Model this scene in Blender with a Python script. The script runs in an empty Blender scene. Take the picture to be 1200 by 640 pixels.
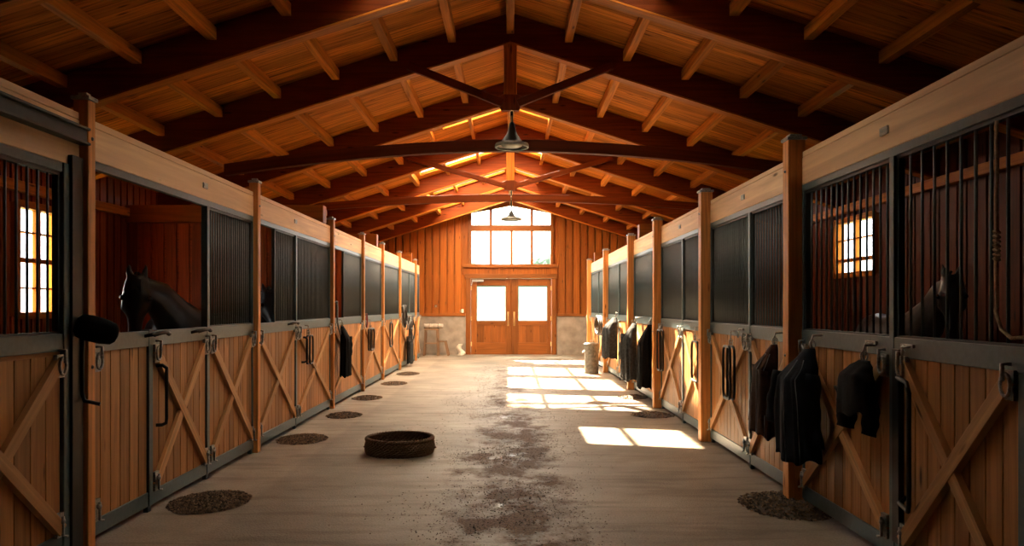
import bpy, math, random
from mathutils import Vector, Matrix, noise
random.seed(7)
PI = math.pi
C = bpy.context.scene.collection
F = 900.0; VX = 598.0; VY = 359.0; EYE = 1.6
XL = -2.80; XR = 2.36
def YL(px): return F * 2.80 / (VX - px)
def YR(px): return F * 2.36 / (px - VX)

# ------------------------------------------------------------------ materials
def newmat(name):
    m = bpy.data.materials.new(name); m.use_nodes = True
    nt = m.node_tree; b = nt.nodes['Principled BSDF']
    return m, nt, b
def N(nt, t, **kw):
    n = nt.nodes.new(t)
    for k, v in kw.items(): setattr(n, k, v)
    return n
def ramp(nt, stops):
    r = N(nt, 'ShaderNodeValToRGB'); e = r.color_ramp.elements
    e[0].position, e[0].color = stops[0][0], (*stops[0][1], 1)
    e[1].position, e[1].color = stops[-1][0], (*stops[-1][1], 1)
    for p, c in stops[1:-1]:
        x = e.new(p); x.color = (*c, 1)
    return r
def sc(c, f): return tuple(min(1, x * f) for x in c)
def wood(name, col, dark=0.55, rough=0.55, contrast=1.0, sx=1.2, sy=26, knots=True, spec=.22):
    m, nt, b = newmat(name); L = nt.links
    uv = N(nt, 'ShaderNodeUVMap'); uv.uv_map = 'UVMap'
    mp = N(nt, 'ShaderNodeMapping'); mp.inputs['Scale'].default_value = (sx, sy, 1)
    L.new(uv.outputs[0], mp.inputs[0])
    n1 = N(nt, 'ShaderNodeTexNoise'); n1.inputs['Scale'].default_value = 1.0
    n1.inputs['Detail'].default_value = 6; n1.inputs['Distortion'].default_value = 0.6
    L.new(mp.outputs[0], n1.inputs['Vector'])
    r = ramp(nt, [(0.30, sc(col, dark)), (0.5, sc(col, 0.9)), (0.72, sc(col, 1.18))])
    L.new(n1.outputs['Fac'], r.inputs[0])
    # tone of each board
    at = N(nt, 'ShaderNodeAttribute'); at.attribute_name = 'tone'
    mr = N(nt, 'ShaderNodeMapRange'); mr.inputs[3].default_value = 1 - .28 * contrast; mr.inputs[4].default_value = 1 + .18 * contrast
    L.new(at.outputs['Fac'], mr.inputs[0])
    mul = N(nt, 'ShaderNodeVectorMath', operation='SCALE')
    L.new(r.outputs[0], mul.inputs[0]); L.new(mr.outputs[0], mul.inputs['Scale'])
    last = mul.outputs[0]
    if knots:
        mp2 = N(nt, 'ShaderNodeMapping'); mp2.inputs['Scale'].default_value = (1.6, 7, 1)
        L.new(uv.outputs[0], mp2.inputs[0])
        v = N(nt, 'ShaderNodeTexVoronoi'); v.inputs['Scale'].default_value = 1.0
        L.new(mp2.outputs[0], v.inputs['Vector'])
        k = ramp(nt, [(0.05, (.25, .2, .16)), (0.13, (1, 1, 1))])
        L.new(v.outputs['Distance'], k.inputs[0])
        mx = N(nt, 'ShaderNodeVectorMath', operation='MULTIPLY')
        L.new(last, mx.inputs[0]); L.new(k.outputs[0], mx.inputs[1]); last = mx.outputs[0]
    L.new(last, b.inputs['Base Color'])
    b.inputs['Roughness'].default_value = rough; b.inputs['Specular IOR Level'].default_value = spec
    bp = N(nt, 'ShaderNodeBump'); bp.inputs['Strength'].default_value = .25; bp.inputs['Distance'].default_value = .004
    L.new(n1.outputs['Fac'], bp.inputs['Height']); L.new(bp.outputs[0], b.inputs['Normal'])
    return m
def plain(name, col, rough=.5, metal=0, var=.25, scale=12, bump=0.1, spec=None):
    m, nt, b = newmat(name); L = nt.links
    tc = N(nt, 'ShaderNodeTexCoord')
    n1 = N(nt, 'ShaderNodeTexNoise'); n1.inputs['Scale'].default_value = scale; n1.inputs['Detail'].default_value = 5
    L.new(tc.outputs['Object'], n1.inputs['Vector'])
    r = ramp(nt, [(0.3, sc(col, 1 - var)), (0.7, sc(col, 1 + var))])
    L.new(n1.outputs['Fac'], r.inputs[0]); L.new(r.outputs[0], b.inputs['Base Color'])
    b.inputs['Roughness'].default_value = rough; b.inputs['Metallic'].default_value = metal
    if spec is not None: b.inputs['Specular IOR Level'].default_value = spec
    if bump:
        bp = N(nt, 'ShaderNodeBump'); bp.inputs['Strength'].default_value = bump; bp.inputs['Distance'].default_value = .01
        L.new(n1.outputs['Fac'], bp.inputs['Height']); L.new(bp.outputs[0], b.inputs['Normal'])
    return m
M = {}
M['header'] = wood('pale_pine', (.92, .62, .36), dark=.78, rough=.55, contrast=.3, sx=.7, sy=14)
M['post'] = wood('post_timber', (.64, .27, .075), dark=.62, rough=.45)
M['plank'] = wood('stall_plank', (.50, .235, .080), dark=.7, rough=.5, contrast=1.1)
M['brace'] = wood('brace_board', (.60, .32, .13), dark=.75, rough=.5)
M['roofboard'] = wood('roof_board', (.66, .215, .024), dark=.26, rough=.7, spec=.08, contrast=1.2)
M['rafter'] = wood('rafter_timber', (.20, .038, .005), dark=.6, rough=.55, spec=.10)
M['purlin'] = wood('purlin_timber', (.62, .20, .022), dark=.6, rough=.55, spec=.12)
M['wallwood'] = wood('wall_board', (.33, .092, .010), dark=.7, rough=.5, contrast=.9)
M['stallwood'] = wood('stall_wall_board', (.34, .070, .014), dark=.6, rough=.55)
M['shadedstall'] = wood('shaded_stall_board', (.13, .024, .005), dark=.6, rough=.6)  # darker copy of the stall boards, shade of the right stalls put in colour
M['doorwood'] = wood('door_timber', (.27, .085, .016), dark=.75, rough=.45)
M['oldwood'] = wood('worn_wood', (.30, .17, .09), dark=.6, rough=.7)
M['steel'] = plain('painted_steel', (.085, .135, .15), rough=.38, var=.12, scale=30, bump=.04)
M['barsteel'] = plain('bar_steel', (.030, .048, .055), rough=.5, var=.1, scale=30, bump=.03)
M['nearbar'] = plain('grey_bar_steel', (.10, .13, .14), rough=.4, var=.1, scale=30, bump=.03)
M['black'] = plain('black_iron', (.010, .011, .012), rough=.45, var=.2)
M['metal'] = plain('worn_metal', (.42, .42, .40), rough=.4, metal=.85, var=.3, scale=60, bump=.1)
M['brass'] = plain('brass', (.8, .55, .25), rough=.3, metal=1, var=.1)
M['darkmetal'] = plain('dark_hardware', (.34, .34, .32), rough=.4, metal=.4, var=.4, scale=60)
M['lampmetal'] = plain('lamp_enamel', (.02, .021, .02), rough=.35, metal=.4)
M['lamprim'] = plain('lamp_rim', (.35, .38, .34), rough=.4, metal=.3)
M['coat'] = plain('horse_coat', (.011, .011, .012), rough=.34, var=.3, scale=6, bump=.06)
M['hair'] = plain('horse_hair', (.006, .006, .007), rough=.6, var=.3, scale=40)
M['eye'] = plain('horse_eye', (.01, .006, .004), rough=.08, var=.1)
M['ivory'] = plain('ivory_plastic', (.75, .68, .55), rough=.4, var=.05)
M['concretewall'] = plain('concrete_wall', (.30, .25, .20), rough=.85, var=.25, scale=4, bump=.3)
M['navy'] = plain('navy_cloth', (.007, .010, .016), rough=.85, var=.3, scale=25, bump=.3, spec=.12)
M['blackcloth'] = plain('black_cloth', (.004, .004, .005), rough=.9, var=.3, scale=25, bump=.3, spec=.12)
M['browncloth'] = plain('brown_cloth', (.028, .011, .006), rough=.8, var=.3, scale=25, bump=.3, spec=.12)
M['darkgreycloth'] = plain('dark_grey_cloth', (.026, .028, .031), rough=.8, var=.4, scale=25, bump=.3, spec=.12)
M['seam'] = plain('grey_piping', (.16, .18, .20), rough=.7)
M['leather'] = plain('dark_leather', (.022, .014, .010), rough=.45, var=.4, scale=40)
M['rope'] = plain('tan_rope', (.50, .38, .24), rough=.85, var=.3, scale=80, bump=.5)
M['halter'] = plain('grey_halter_web', (.20, .22, .22), rough=.7, var=.5, scale=60)
M['redweb'] = plain('red_halter_web', (.20, .035, .03), rough=.7, var=.3, scale=60)
M['wicker'] = plain('wicker', (.13, .075, .040), rough=.8, var=.5, scale=70, bump=.6)
M['feed'] = plain('feed_grain', (.10, .062, .036), rough=.85, var=.85, scale=55, bump=.6)
M['pellet'] = None
M['straw'] = plain('straw_chaff', (.17, .10, .055), rough=.9, var=.5, scale=30)
M['galv'] = plain('galvanised_steel', (.20, .195, .175), rough=.5, metal=.6, var=.35, scale=18)
M['rag'] = plain('pale_rag', (.62, .55, .45), rough=.9, var=.2)
M['canvas'] = plain('grey_canvas', (.42, .37, .30), rough=.9, var=.25)
M['grass'] = plain('grass_ground', (.10, .14, .05), rough=.95, var=.4, scale=1.5)
M['leaf'] = plain('tree_leaves', (.07, .095, .06), rough=.9, var=.4, scale=2)
M['bark'] = plain('tree_bark', (.12, .09, .06), rough=.9)

def grains(name, a, b_):
    m, nt, b = newmat(name); L = nt.links
    at = N(nt, 'ShaderNodeAttribute'); at.attribute_name = 'tone'
    r = ramp(nt, [(0, a), (1, b_)]); L.new(at.outputs['Fac'], r.inputs[0]); L.new(r.outputs[0], b.inputs['Base Color']); b.inputs['Roughness'].default_value = .8
    return m
M['feed'] = grains('feed_grain', (.025, .014, .008), (.30, .20, .12))
M['chaff'] = grains('dirt_chaff', (.03, .016, .009), (.16, .10, .06))
def floor_material():
    m, nt, b = newmat('concrete_floor'); L = nt.links
    tc = N(nt, 'ShaderNodeTexCoord'); O = tc.outputs['Object']
    sp = N(nt, 'ShaderNodeSeparateXYZ'); L.new(O, sp.inputs[0])
    n1 = N(nt, 'ShaderNodeTexNoise'); n1.inputs['Scale'].default_value = .9; n1.inputs['Detail'].default_value = 9; n1.inputs['Roughness'].default_value = .62
    L.new(O, n1.inputs['Vector'])
    base = ramp(nt, [(.28, (.145, .12, .09)), (.5, (.25, .21, .16)), (.75, (.37, .32, .255))])
    L.new(n1.outputs['Fac'], base.inputs[0])
    n2 = N(nt, 'ShaderNodeTexNoise'); n2.inputs['Scale'].default_value = 60; n2.inputs['Detail'].default_value = 4
    L.new(O, n2.inputs['Vector'])
    r2 = ramp(nt, [(.3, (.72, .70, .68)), (.7, (1.15, 1.15, 1.15))])
    L.new(n2.outputs['Fac'], r2.inputs[0])
    m1 = N(nt, 'ShaderNodeMix', data_type='RGBA', blend_type='MULTIPLY'); m1.inputs[0].default_value = .8
    L.new(base.outputs[0], m1.inputs[6]); L.new(r2.outputs[0], m1.inputs[7])
    # lateral brushed streaks
    mp = N(nt, 'ShaderNodeMapping'); mp.inputs['Scale'].default_value = (.8, 5, 1); L.new(O, mp.inputs[0])
    n3 = N(nt, 'ShaderNodeTexNoise'); n3.inputs['Scale'].default_value = 1.3; n3.inputs['Detail'].default_value = 8; n3.inputs['Distortion'].default_value = .5
    L.new(mp.outputs[0], n3.inputs['Vector'])
    r3 = ramp(nt, [(.36, (.62, .57, .52)), (.5, (1, 1, 1))])
    L.new(n3.outputs['Fac'], r3.inputs[0])
    m2 = N(nt, 'ShaderNodeMix', data_type='RGBA', blend_type='MULTIPLY'); m2.inputs[0].default_value = .75
    L.new(m1.outputs[2], m2.inputs[6]); L.new(r3.outputs[0], m2.inputs[7])
    # dirt trail down the middle of the aisle
    def M_(op, a=None, bb=None, va=None, vb=None):
        n = N(nt, 'ShaderNodeMath', operation=op)
        if a is not None: L.new(a, n.inputs[0])
        elif va is not None: n.inputs[0].default_value = va
        if bb is not None: L.new(bb, n.inputs[1])
        elif vb is not None: n.inputs[1].default_value = vb
        return n.outputs[0]
    ax = M_('ABSOLUTE', M_('SUBTRACT', sp.outputs['X'], vb=.02))
    fall = N(nt, 'ShaderNodeMapRange'); fall.interpolation_type = 'SMOOTHSTEP'
    fall.inputs[1].default_value = .12; fall.inputs[2].default_value = 1.15; fall.inputs[3].default_value = .225; fall.inputs[4].default_value = -.17
    L.new(ax, fall.inputs[0])
    yf = N(nt, 'ShaderNodeMapRange'); yf.inputs[1].default_value = 9; yf.inputs[2].default_value = 21; yf.inputs[3].default_value = 0.0; yf.inputs[4].default_value = -.17
    L.new(sp.outputs['Y'], yf.inputs[0])
    mpd = N(nt, 'ShaderNodeMapping'); mpd.inputs['Scale'].default_value = (1.5, 1.1, 1); L.new(O, mpd.inputs[0])
    n4 = N(nt, 'ShaderNodeTexNoise'); n4.inputs['Scale'].default_value = 1.5; n4.inputs['Detail'].default_value = 10; n4.inputs['Roughness'].default_value = .68
    L.new(mpd.outputs[0], n4.inputs['Vector'])
    s1 = M_('ADD', M_('ADD', n4.outputs['Fac'], fall.outputs[0]), yf.outputs[0])
    dm = N(nt, 'ShaderNodeMapRange'); dm.inputs[1].default_value = .58; dm.inputs[2].default_value = .74
    L.new(s1, dm.inputs[0])
    dirt = ramp(nt, [(.3, (.035, .016, .007)), (.7, (.15, .075, .035))])
    L.new(n2.outputs['Fac'], dirt.inputs[0])
    m3 = N(nt, 'ShaderNodeMix', data_type='RGBA')
    L.new(dm.outputs[0], m3.inputs[0]); L.new(m2.outputs[2], m3.inputs[6]); L.new(dirt.outputs[0], m3.inputs[7])
    # paler strip of slab along the left stalls
    st = N(nt, 'ShaderNodeMapRange'); st.inputs[1].default_value = -2.17; st.inputs[2].default_value = -2.10; st.inputs[3].default_value = 1.22; st.inputs[4].default_value = 1.0
    L.new(sp.outputs['X'], st.inputs[0])
    m4 = N(nt, 'ShaderNodeVectorMath', operation='SCALE'); L.new(m3.outputs[2], m4.inputs[0]); L.new(st.outputs[0], m4.inputs['Scale'])
    L.new(m4.outputs[0], b.inputs['Base Color'])
    # wet patches
    n5 = N(nt, 'ShaderNodeTexNoise'); n5.inputs['Scale'].default_value = 2.6; n5.inputs['Detail'].default_value = 6
    mpw = N(nt, 'ShaderNodeMapping'); mpw.inputs['Location'].default_value = (3.1, 1.7, 0); mpw.inputs['Scale'].default_value = (1, .8, 1)
    L.new(O, mpw.inputs[0]); L.new(mpw.outputs[0], n5.inputs['Vector'])
    fw = N(nt, 'ShaderNodeMapRange'); fw.inputs[1].default_value = .1; fw.inputs[2].default_value = .9; fw.inputs[3].default_value = .06; fw.inputs[4].default_value = -.4
    L.new(ax, fw.inputs[0])
    wsum = M_('ADD', n5.outputs['Fac'], fw.outputs[0])
    wet = N(nt, 'ShaderNodeMapRange'); wet.inputs[1].default_value = .65; wet.inputs[2].default_value = .72; wet.inputs[3].default_value = 0; wet.inputs[4].default_value = 1
    L.new(wsum, wet.inputs[0])
    rr = N(nt, 'ShaderNodeMapRange'); rr.inputs[3].default_value = .62; rr.inputs[4].default_value = .28
    L.new(wet.outputs[0], rr.inputs[0]); L.new(rr.outputs[0], b.inputs['Roughness'])
    rr.inputs[3].default_value = .52
    sl = N(nt, 'ShaderNodeMapRange'); sl.inputs[3].default_value = .45; sl.inputs[4].default_value = .03
    L.new(M_('MULTIPLY', dm.outputs[0], M_('SUBTRACT', va=1.0, bb=wet.outputs[0])), sl.inputs[0]); L.new(sl.outputs[0], b.inputs['Specular IOR Level'])
    hsum = M_('ADD', n2.outputs['Fac'], M_('MULTIPLY', n4.outputs['Fac'], vb=.8))
    inv = M_('SUBTRACT', va=1.0, bb=wet.outputs[0])
    bp = N(nt, 'ShaderNodeBump'); bp.inputs['Distance'].default_value = .012
    L.new(M_('MULTIPLY', inv, vb=.55), bp.inputs['Strength'])
    L.new(hsum, bp.inputs['Height']); L.new(bp.outputs[0], b.inputs['Normal'])
    return m
M['floor'] = floor_material()
def glass_material(name, tint, gloss=.08, rough=0.02):
    m, nt, b = newmat(name); L = nt.links
    nt.nodes.remove(b)
    out = nt.nodes['Material Output']
    t = N(nt, 'ShaderNodeBsdfTransparent'); t.inputs[0].default_value = (*tint, 1)
    g = N(nt, 'ShaderNodeBsdfGlossy'); g.inputs['Roughness'].default_value = rough
    mx = N(nt, 'ShaderNodeMixShader'); mx.inputs[0].default_value = gloss
    L.new(t.outputs[0], mx.inputs[1]); L.new(g.outputs[0], mx.inputs[2]); L.new(mx.outputs[0], out.inputs[0])
    return m
M['glass'] = glass_material('window_glass', (.95, .97, .96))
def sky_sheet():
    m, nt, b = newmat('added_skylight_sheet'); L = nt.links
    nt.nodes.remove(b); out = nt.nodes['Material Output']
    t = N(nt, 'ShaderNodeBsdfTransparent'); t.inputs[0].default_value = (1, .92, .80, 1)
    d = N(nt, 'ShaderNodeBsdfTranslucent'); d.inputs[0].default_value = (.95, .85, .70, 1)
    mx = N(nt, 'ShaderNodeMixShader'); mx.inputs[0].default_value = .28
    L.new(t.outputs[0], mx.inputs[1]); L.new(d.outputs[0], mx.inputs[2]); L.new(mx.outputs[0], out.inputs[0])
    return m
M['added_sky_sheet'] = sky_sheet()
def frosted():
    m, nt, b = newmat('rippled_door_glass'); L = nt.links
    nt.nodes.remove(b); out = nt.nodes['Material Output']
    t = N(nt, 'ShaderNodeBsdfTransparent'); t.inputs[0].default_value = (.30, .34, .315, 1)
    d = N(nt, 'ShaderNodeBsdfTranslucent'); d.inputs[0].default_value = (.16, .185, .165, 1)
    mx = N(nt, 'ShaderNodeMixShader'); mx.inputs[0].default_value = .45
    L.new(t.outputs[0], mx.inputs[1]); L.new(d.outputs[0], mx.inputs[2]); L.new(mx.outputs[0], out.inputs[0])
    return m
M['frosted'] = frosted()
def milky():
    m, nt, b = newmat('milky_fill_sheet'); L = nt.links
    nt.nodes.remove(b); out = nt.nodes['Material Output']
    d = N(nt, 'ShaderNodeBsdfTranslucent'); d.inputs[0].default_value = (.35, .33, .295, 1)
    L.new(d.outputs[0], out.inputs[0]); return m
M['milk'] = milky()

# ------------------------------------------------------------------ mesh builder
class MB:
    def __init__(s): s.v = []; s.f = []; s.uv = []; s.t = []; s.sm = []
    def face(s, idx, uvs, tone, smooth=False):
        s.f.append(idx); s.uv.append(uvs); s.t.append(tone); s.sm.append(smooth)
    def box(s, x0, x1, y0, y1, z0, z1, mat=None, tone=None, zt=None):
        """axis aligned box; mat optionally transforms it"""
        c = [Vector((x, y, z)) for x in (x0, x1) for y in (y0, y1) for z in (z0, z1)]
        d = (abs(x1-x0), abs(y1-y0), abs(z1-z0)); g = d.index(max(d))
        o = [a for a in (0, 1, 2) if a != g]
        ru, rv = random.random()*40, random.random()*40
        tone = random.random() if tone is None else tone
        b = len(s.v)
        for p in c: s.v.append((mat @ p) if mat else p)
        for q in ((0,1,3,2), (4,6,7,5), (0,4,5,1), (2,3,7,6), (0,2,6,4), (1,5,7,3)):
            s.face([b+i for i in q], [(c[i][g]+ru, c[i][o[0]]+c[i][o[1]]+rv) for i in q], tone)
        return s
    def bar(s, a, b_, w, h, up=(0, 0, 1), tone=None):
        """rectangular bar from a to b_, w across, h along up"""
        a = Vector(a); b_ = Vector(b_); d = b_ - a; L = d.length; d.normalize()
        up = Vector(up); sd = d.cross(up).normalized(); up = sd.cross(d).normalized()
        m = Matrix((( d.x, sd.x, up.x, a.x), (d.y, sd.y, up.y, a.y), (d.z, sd.z, up.z, a.z), (0, 0, 0, 1)))
        return s.box(0, L, -w/2, w/2, -h/2, h/2, mat=m, tone=tone)
    def prism(s, poly, axis, a0, a1, tone=None):
        """poly in the two other axes extruded along axis"""
        n = len(poly); b = len(s.v); ru = random.random()*40; tone = random.random() if tone is None else tone
        def mk(p, a):
            q = list(p); q.insert(axis, a); return Vector(q)
        for a in (a0, a1):
            for p in poly: s.v.append(mk(p, a))
        s.face([b+i for i in range(n)][::-1], [(poly[i][1]+ru, poly[i][0]) for i in range(n)][::-1], tone)
        s.face([b+n+i for i in range(n)], [(poly[i][1]+ru, poly[i][0]) for i in range(n)], tone)
        for i in range(n):
            j = (i+1) % n
            s.face([b+i, b+j, b+n+j, b+n+i], [(poly[i][1]+ru, a0), (poly[j][1]+ru, a0), (poly[j][1]+ru, a1), (poly[i][1]+ru, a1)], tone)
        return s
    def rings(s, rs, closed=True, cap=True, tone=None):
        """loft through lists of points"""
        n = len(rs[0]); b = len(s.v); tone = random.random() if tone is None else tone
        for r in rs:
            for p in r: s.v.append(Vector(p))
        k = n if closed else n-1
        for j in range(len(rs)-1):
            for i in range(k):
                i2 = (i+1) % n
                s.face([b+j*n+i, b+j*n+i2, b+(j+1)*n+i2, b+(j+1)*n+i],
                       [(j*.1, i*.1), (j*.1, i*.1+.1), (j*.1+.1, i*.1+.1), (j*.1+.1, i*.1)], tone, True)
        if cap and closed:
            s.face([b+i for i in range(n)][::-1], [(0, 0)]*n, tone)
            s.face([b+(len(rs)-1)*n+i for i in range(n)], [(0, 0)]*n, tone)
        return s
    def tube(s, pts, r, seg=8, cap=True, tone=None, closed=False):
        pts = [Vector(p) for p in pts]; n = len(pts); rs = []
        rad = r if isinstance(r, (list, tuple)) else [r]*n
        prev = None
        for i, p in enumerate(pts):
            if closed: d = pts[(i+1) % n] - pts[i-1]
            else: d = pts[min(i+1, n-1)] - pts[max(i-1, 0)]
            if d.length < 1e-9: d = Vector((0, 0, 1))
            d.normalize()
            if prev is None:
                ref = Vector((0, 0, 1)) if abs(d.z) < .9 else Vector((1, 0, 0))
                a = d.cross(ref).normalized()
            else:
                a = (prev - d*prev.dot(d)).normalized()
            prev = a; bb = d.cross(a)
            rs.append([p + (a*math.cos(2*PI*k/seg) + bb*math.sin(2*PI*k/seg))*rad[i] for k in range(seg)])
        if closed: rs.append(rs[0]); cap = False
        return s.rings(rs, cap=cap, tone=tone)
    def lathe(s, prof, c, seg=24, tone=None, cap=False):
        c = Vector(c)
        return s.rings([[c + Vector((r*math.cos(2*PI*k/seg), r*math.sin(2*PI*k/seg), z)) for k in range(seg)] for r, z in prof], cap=cap, tone=tone)
    def sphere(s, c, r, seg=12, sx=1, sy=1, sz=1):
        c = Vector(c); R = []
        for j in range(seg//2+1):
            t = PI*j/(seg//2); t = min(max(t, .02), PI-.02)
            R.append([c + Vector((r*sx*math.sin(t)*math.cos(2*PI*k/seg), r*sy*math.sin(t)*math.sin(2*PI*k/seg), -r*sz*math.cos(t))) for k in range(seg)])
        return s.rings(R)
    def build(s, name, mat, parent=None, bevel=0):
        me = bpy.data.meshes.new(name)
        me.from_pydata([tuple(p) for p in s.v], [], s.f)
        uv = me.uv_layers.new(name='UVMap'); k = 0
        for fu in s.uv:
            for u in fu: uv.data[k].uv = u; k += 1
        at = me.attributes.new('tone', 'FLOAT', 'FACE')
        at.data.foreach_set('value', s.t)
        me.polygons.foreach_set('use_smooth', s.sm)
        me.materials.append(mat)
        o = bpy.data.objects.new(name, me); C.objects.link(o)
        if parent is not None:
            o.parent = parent
            o.matrix_parent_inverse = Matrix.Translation(-parent_world(parent))
        if bevel:
            bm = o.modifiers.new('bevel', 'BEVEL'); bm.width = bevel; bm.segments = 2; bm.limit_method = 'ANGLE'
        return o
def parent_world(p):
    v = Vector(p.location)
    # parents that are meshes hold world-space vertices (location 0); empties hold their base point
    q = p.parent
    if q is not None and p.type == 'MESH': return Vector((0, 0, 0))
    return v
def tag(o, label, cat, group=None, kind=None):
    if label: o['label'] = label
    if cat: o['category'] = cat
    if group: o['group'] = group
    if kind: o['kind'] = kind
    return o
def thing(name, loc, label, cat, group=None):
    o = bpy.data.objects.new(name, None); C.objects.link(o); o.location = loc
    o.empty_display_size = .2
    return tag(o, label, cat, group)
def struct(o): o['kind'] = 'structure'; return o

# ------------------------------------------------------------------ dimensions
YB = 25.5; YF = -1.6; WL = -6.0; WR = 5.6
RB = 5.44; S = .32                        # underside of roof boards at ridge, slope
def roof(x): return RB - S*abs(x)
def bx(px): return (px - VX)/F*YB         # x, z on the back wall
def bz(py): return EYE + (VY - py)/F*YB

# floor
f = MB(); f.box(WL-.2, WR+.2, YF-.2, YB+.2, -.12, 0)
struct(f.build('floor', M['floor']))
g = MB(); g.box(-90, 90, -60, 190, -.4, -.14)
struct(g.build('ground', M['grass']))

# ------------------------------------------------------------------ ceiling with translucent roof sheets added for light
ADDED_SKY = [(13.2, 14.85), (16.2, 18.5), (19.1, 21.7), (22.0, 24.65)]  # skylights added, mostly unseen, to throw the sun patch on the aisle
SX0 = -2.15
FILL_SHEETS = [(5.9, 7.7), (10.25, 11.12)]       # added unseen milky sheets, soft fill light for near and middle bays
MX = 1.5
def skx(y): return -1.3 if y < 15.5 else SX0
def slope_board(mb, x0, x1, y0, y1, th=.1, tone=None):
    poly = [(x0, roof(x0)), (x1, roof(x1)), (x1, roof(x1)+th), (x0, roof(x0)+th)]
    # prism extruded along y
    b = len(mb.v); ru, rv = random.random()*40, random.random()*40
    tone = random.random() if tone is None else tone
    P = [(x0, y0), (x1, y0), (x1, y1), (x0, y1)]
    for dz in (0, th):
        for x, y in P: mb.v.append(Vector((x, y, roof(x)+dz)))
    U = [(x+ru, y+rv) for x, y in P]*2
    for q in ((3,2,1,0), (4,5,6,7), (0,1,5,4), (1,2,6,5), (2,3,7,6), (3,0,4,7)):
        mb.face([b+i for i in q], [U[i] for i in q], tone)
for side in (-1, 1):
    mb = MB(); y = YF-.2; xe = (WL-.5) if side < 0 else (WR+.5)
    while y < YB+.2:
        h = [(a, b) for a, b in ADDED_SKY if y >= a-1e-6 and y < b-.01]
        hm = [(a, b) for a, b in FILL_SHEETS if y >= a-1e-6 and y < b-.01]
        nxt = y + .19
        for a, b in ADDED_SKY+FILL_SHEETS:
            if y < a < nxt: nxt = a
            if y < b < nxt: nxt = b
        if hm:
            slope_board(mb, min(0, .16*side), max(0, .16*side), y, nxt-.004)
            slope_board(mb, min(xe, MX*side), max(xe, MX*side), y, nxt-.004)
        elif h and side < 0:
            x0, x1 = xe, skx(y)
            slope_board(mb, x0, x1, y, nxt-.004)
            slope_board(mb, -.16, 0, y, nxt-.004)
        elif h and side > 0:
            slope_board(mb, 0, .16, y, nxt-.004)
            slope_board(mb, .75, xe, y, nxt-.004)
        else:
            slope_board(mb, min(0, xe), max(0, xe), y, nxt-.004)
        y = nxt
    struct(mb.build('ceiling', M['roofboard']))
    # light-tight sheathing above the boards
    mb = MB()
    def sheath(x0, x1, y0, y1):
        x0, x1 = min(x0, x1), max(x0, x1)
        mb.v_start = len(mb.v); b = len(mb.v)
        P = [(x0, y0), (x1, y0), (x1, y1), (x0, y1)]
        for dz in (.104, .16):
            for x, y_ in P: mb.v.append(Vector((x, y_, roof(x)+dz)))
        for q in ((3,2,1,0), (4,5,6,7), (0,1,5,4), (1,2,6,5), (2,3,7,6), (3,0,4,7)):
            mb.face([b+i for i in q], [(0, 0)]*4, .5)
    ys = [YF-.2] + [v for ab in FILL_SHEETS+ADDED_SKY for v in ab] + [YB+.2]
    for i in range(len(ys)-1):
        if i % 2 == 0: sheath(0, xe, ys[i], ys[i+1])
        elif ys[i] < 12: sheath(0, .16*side, ys[i], ys[i+1]); sheath(MX*side, xe, ys[i], ys[i+1])
        elif side < 0: sheath(xe, skx(ys[i]), ys[i], ys[i+1]); sheath(-.16, 0, ys[i], ys[i+1])
        else: sheath(0, .16, ys[i], ys[i+1]); sheath(.75, xe, ys[i], ys[i+1])
    struct(mb.build('ceiling', M['roofboard']))
wn = [0]
def window_name():
    wn[0] += 1; return 'window_%d' % wn[0]
for a, b in ADDED_SKY:
    for x0, x1 in ((skx(a), -.16), (.16, .75)):
        w = MB(); bi = 0
        P = [(x0, a), (x1, a), (x1, b), (x0, b)]
        for dz in (.06, .066):
            for x, y_ in P: w.v.append(Vector((x, y_, roof(x)+dz)))
        for q in ((3,2,1,0), (4,5,6,7), (0,1,5,4), (1,2,6,5), (2,3,7,6), (3,0,4,7)):
            w.face(list(q), [(0, 0)]*4, .5)
        struct(w.build(window_name(), M['added_sky_sheet']))  # added skylight, numbered along with the real windows
for a, b in FILL_SHEETS:
    for x0, x1 in ((-MX, -.16), (.16, MX)):
        w = MB(); P = [(x0, a), (x1, a), (x1, b), (x0, b)]
        for dz in (.06, .066):
            for x, y_ in P: w.v.append(Vector((x, y_, roof(x)+dz)))
        for q in ((3,2,1,0), (4,5,6,7), (0,1,5,4), (1,2,6,5), (2,3,7,6), (3,0,4,7)):
            w.face(list(q), [(0, 0)]*4, .5)
        struct(w.build(window_name(), M['milk']))  # added fill-light sheet, numbered along with the real windows

# ------------------------------------------------------------------ back wall
DX0, DX1, DZ = bx(546.5), bx(651.5), bz(322)
WX0, WX1, WZ0, WZe, WZc = bx(549), bx(648.5), bz(312), bz(246.5), bz(237)
def wtop(x): return WZc - (WZc-WZe)*abs(x-.02)/((WX1-WX0)/2)
mb = MB()
def gable_piece(x0, x1, z0f, z1f, y0, y1):
    pts = [(x0, z0f(x0)), (x1, z0f(x1)), (x1, z1f(x1)), (x0, z1f(x0))]
    mb.prism([(p[0], p[1]) for p in pts], 1, y0, y1)
cz = lambda v: (lambda x: v)
rt = lambda x: roof(x)+.12
for x0, x1 in ((WL-.2, WX0), (WX1, WR+.2)):
    gable_piece(x0, x1, cz(DZ), rt, YB+.02, YB+.16)
gable_piece(WX0, 0.0, wtop, rt, YB+.02, YB+.16); gable_piece(0.0, WX1, wtop, rt, YB+.02, YB+.16)
gable_piece(WX0, WX1, cz(DZ), cz(WZ0), YB+.02, YB+.16)
gable_piece(WL-.2, DX0, cz(-.12), cz(DZ), YB+.02, YB+.16); gable_piece(DX1, WR+.2, cz(-.12), cz(DZ), YB+.02, YB+.16)
x = WL; pitch = .245
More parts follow.
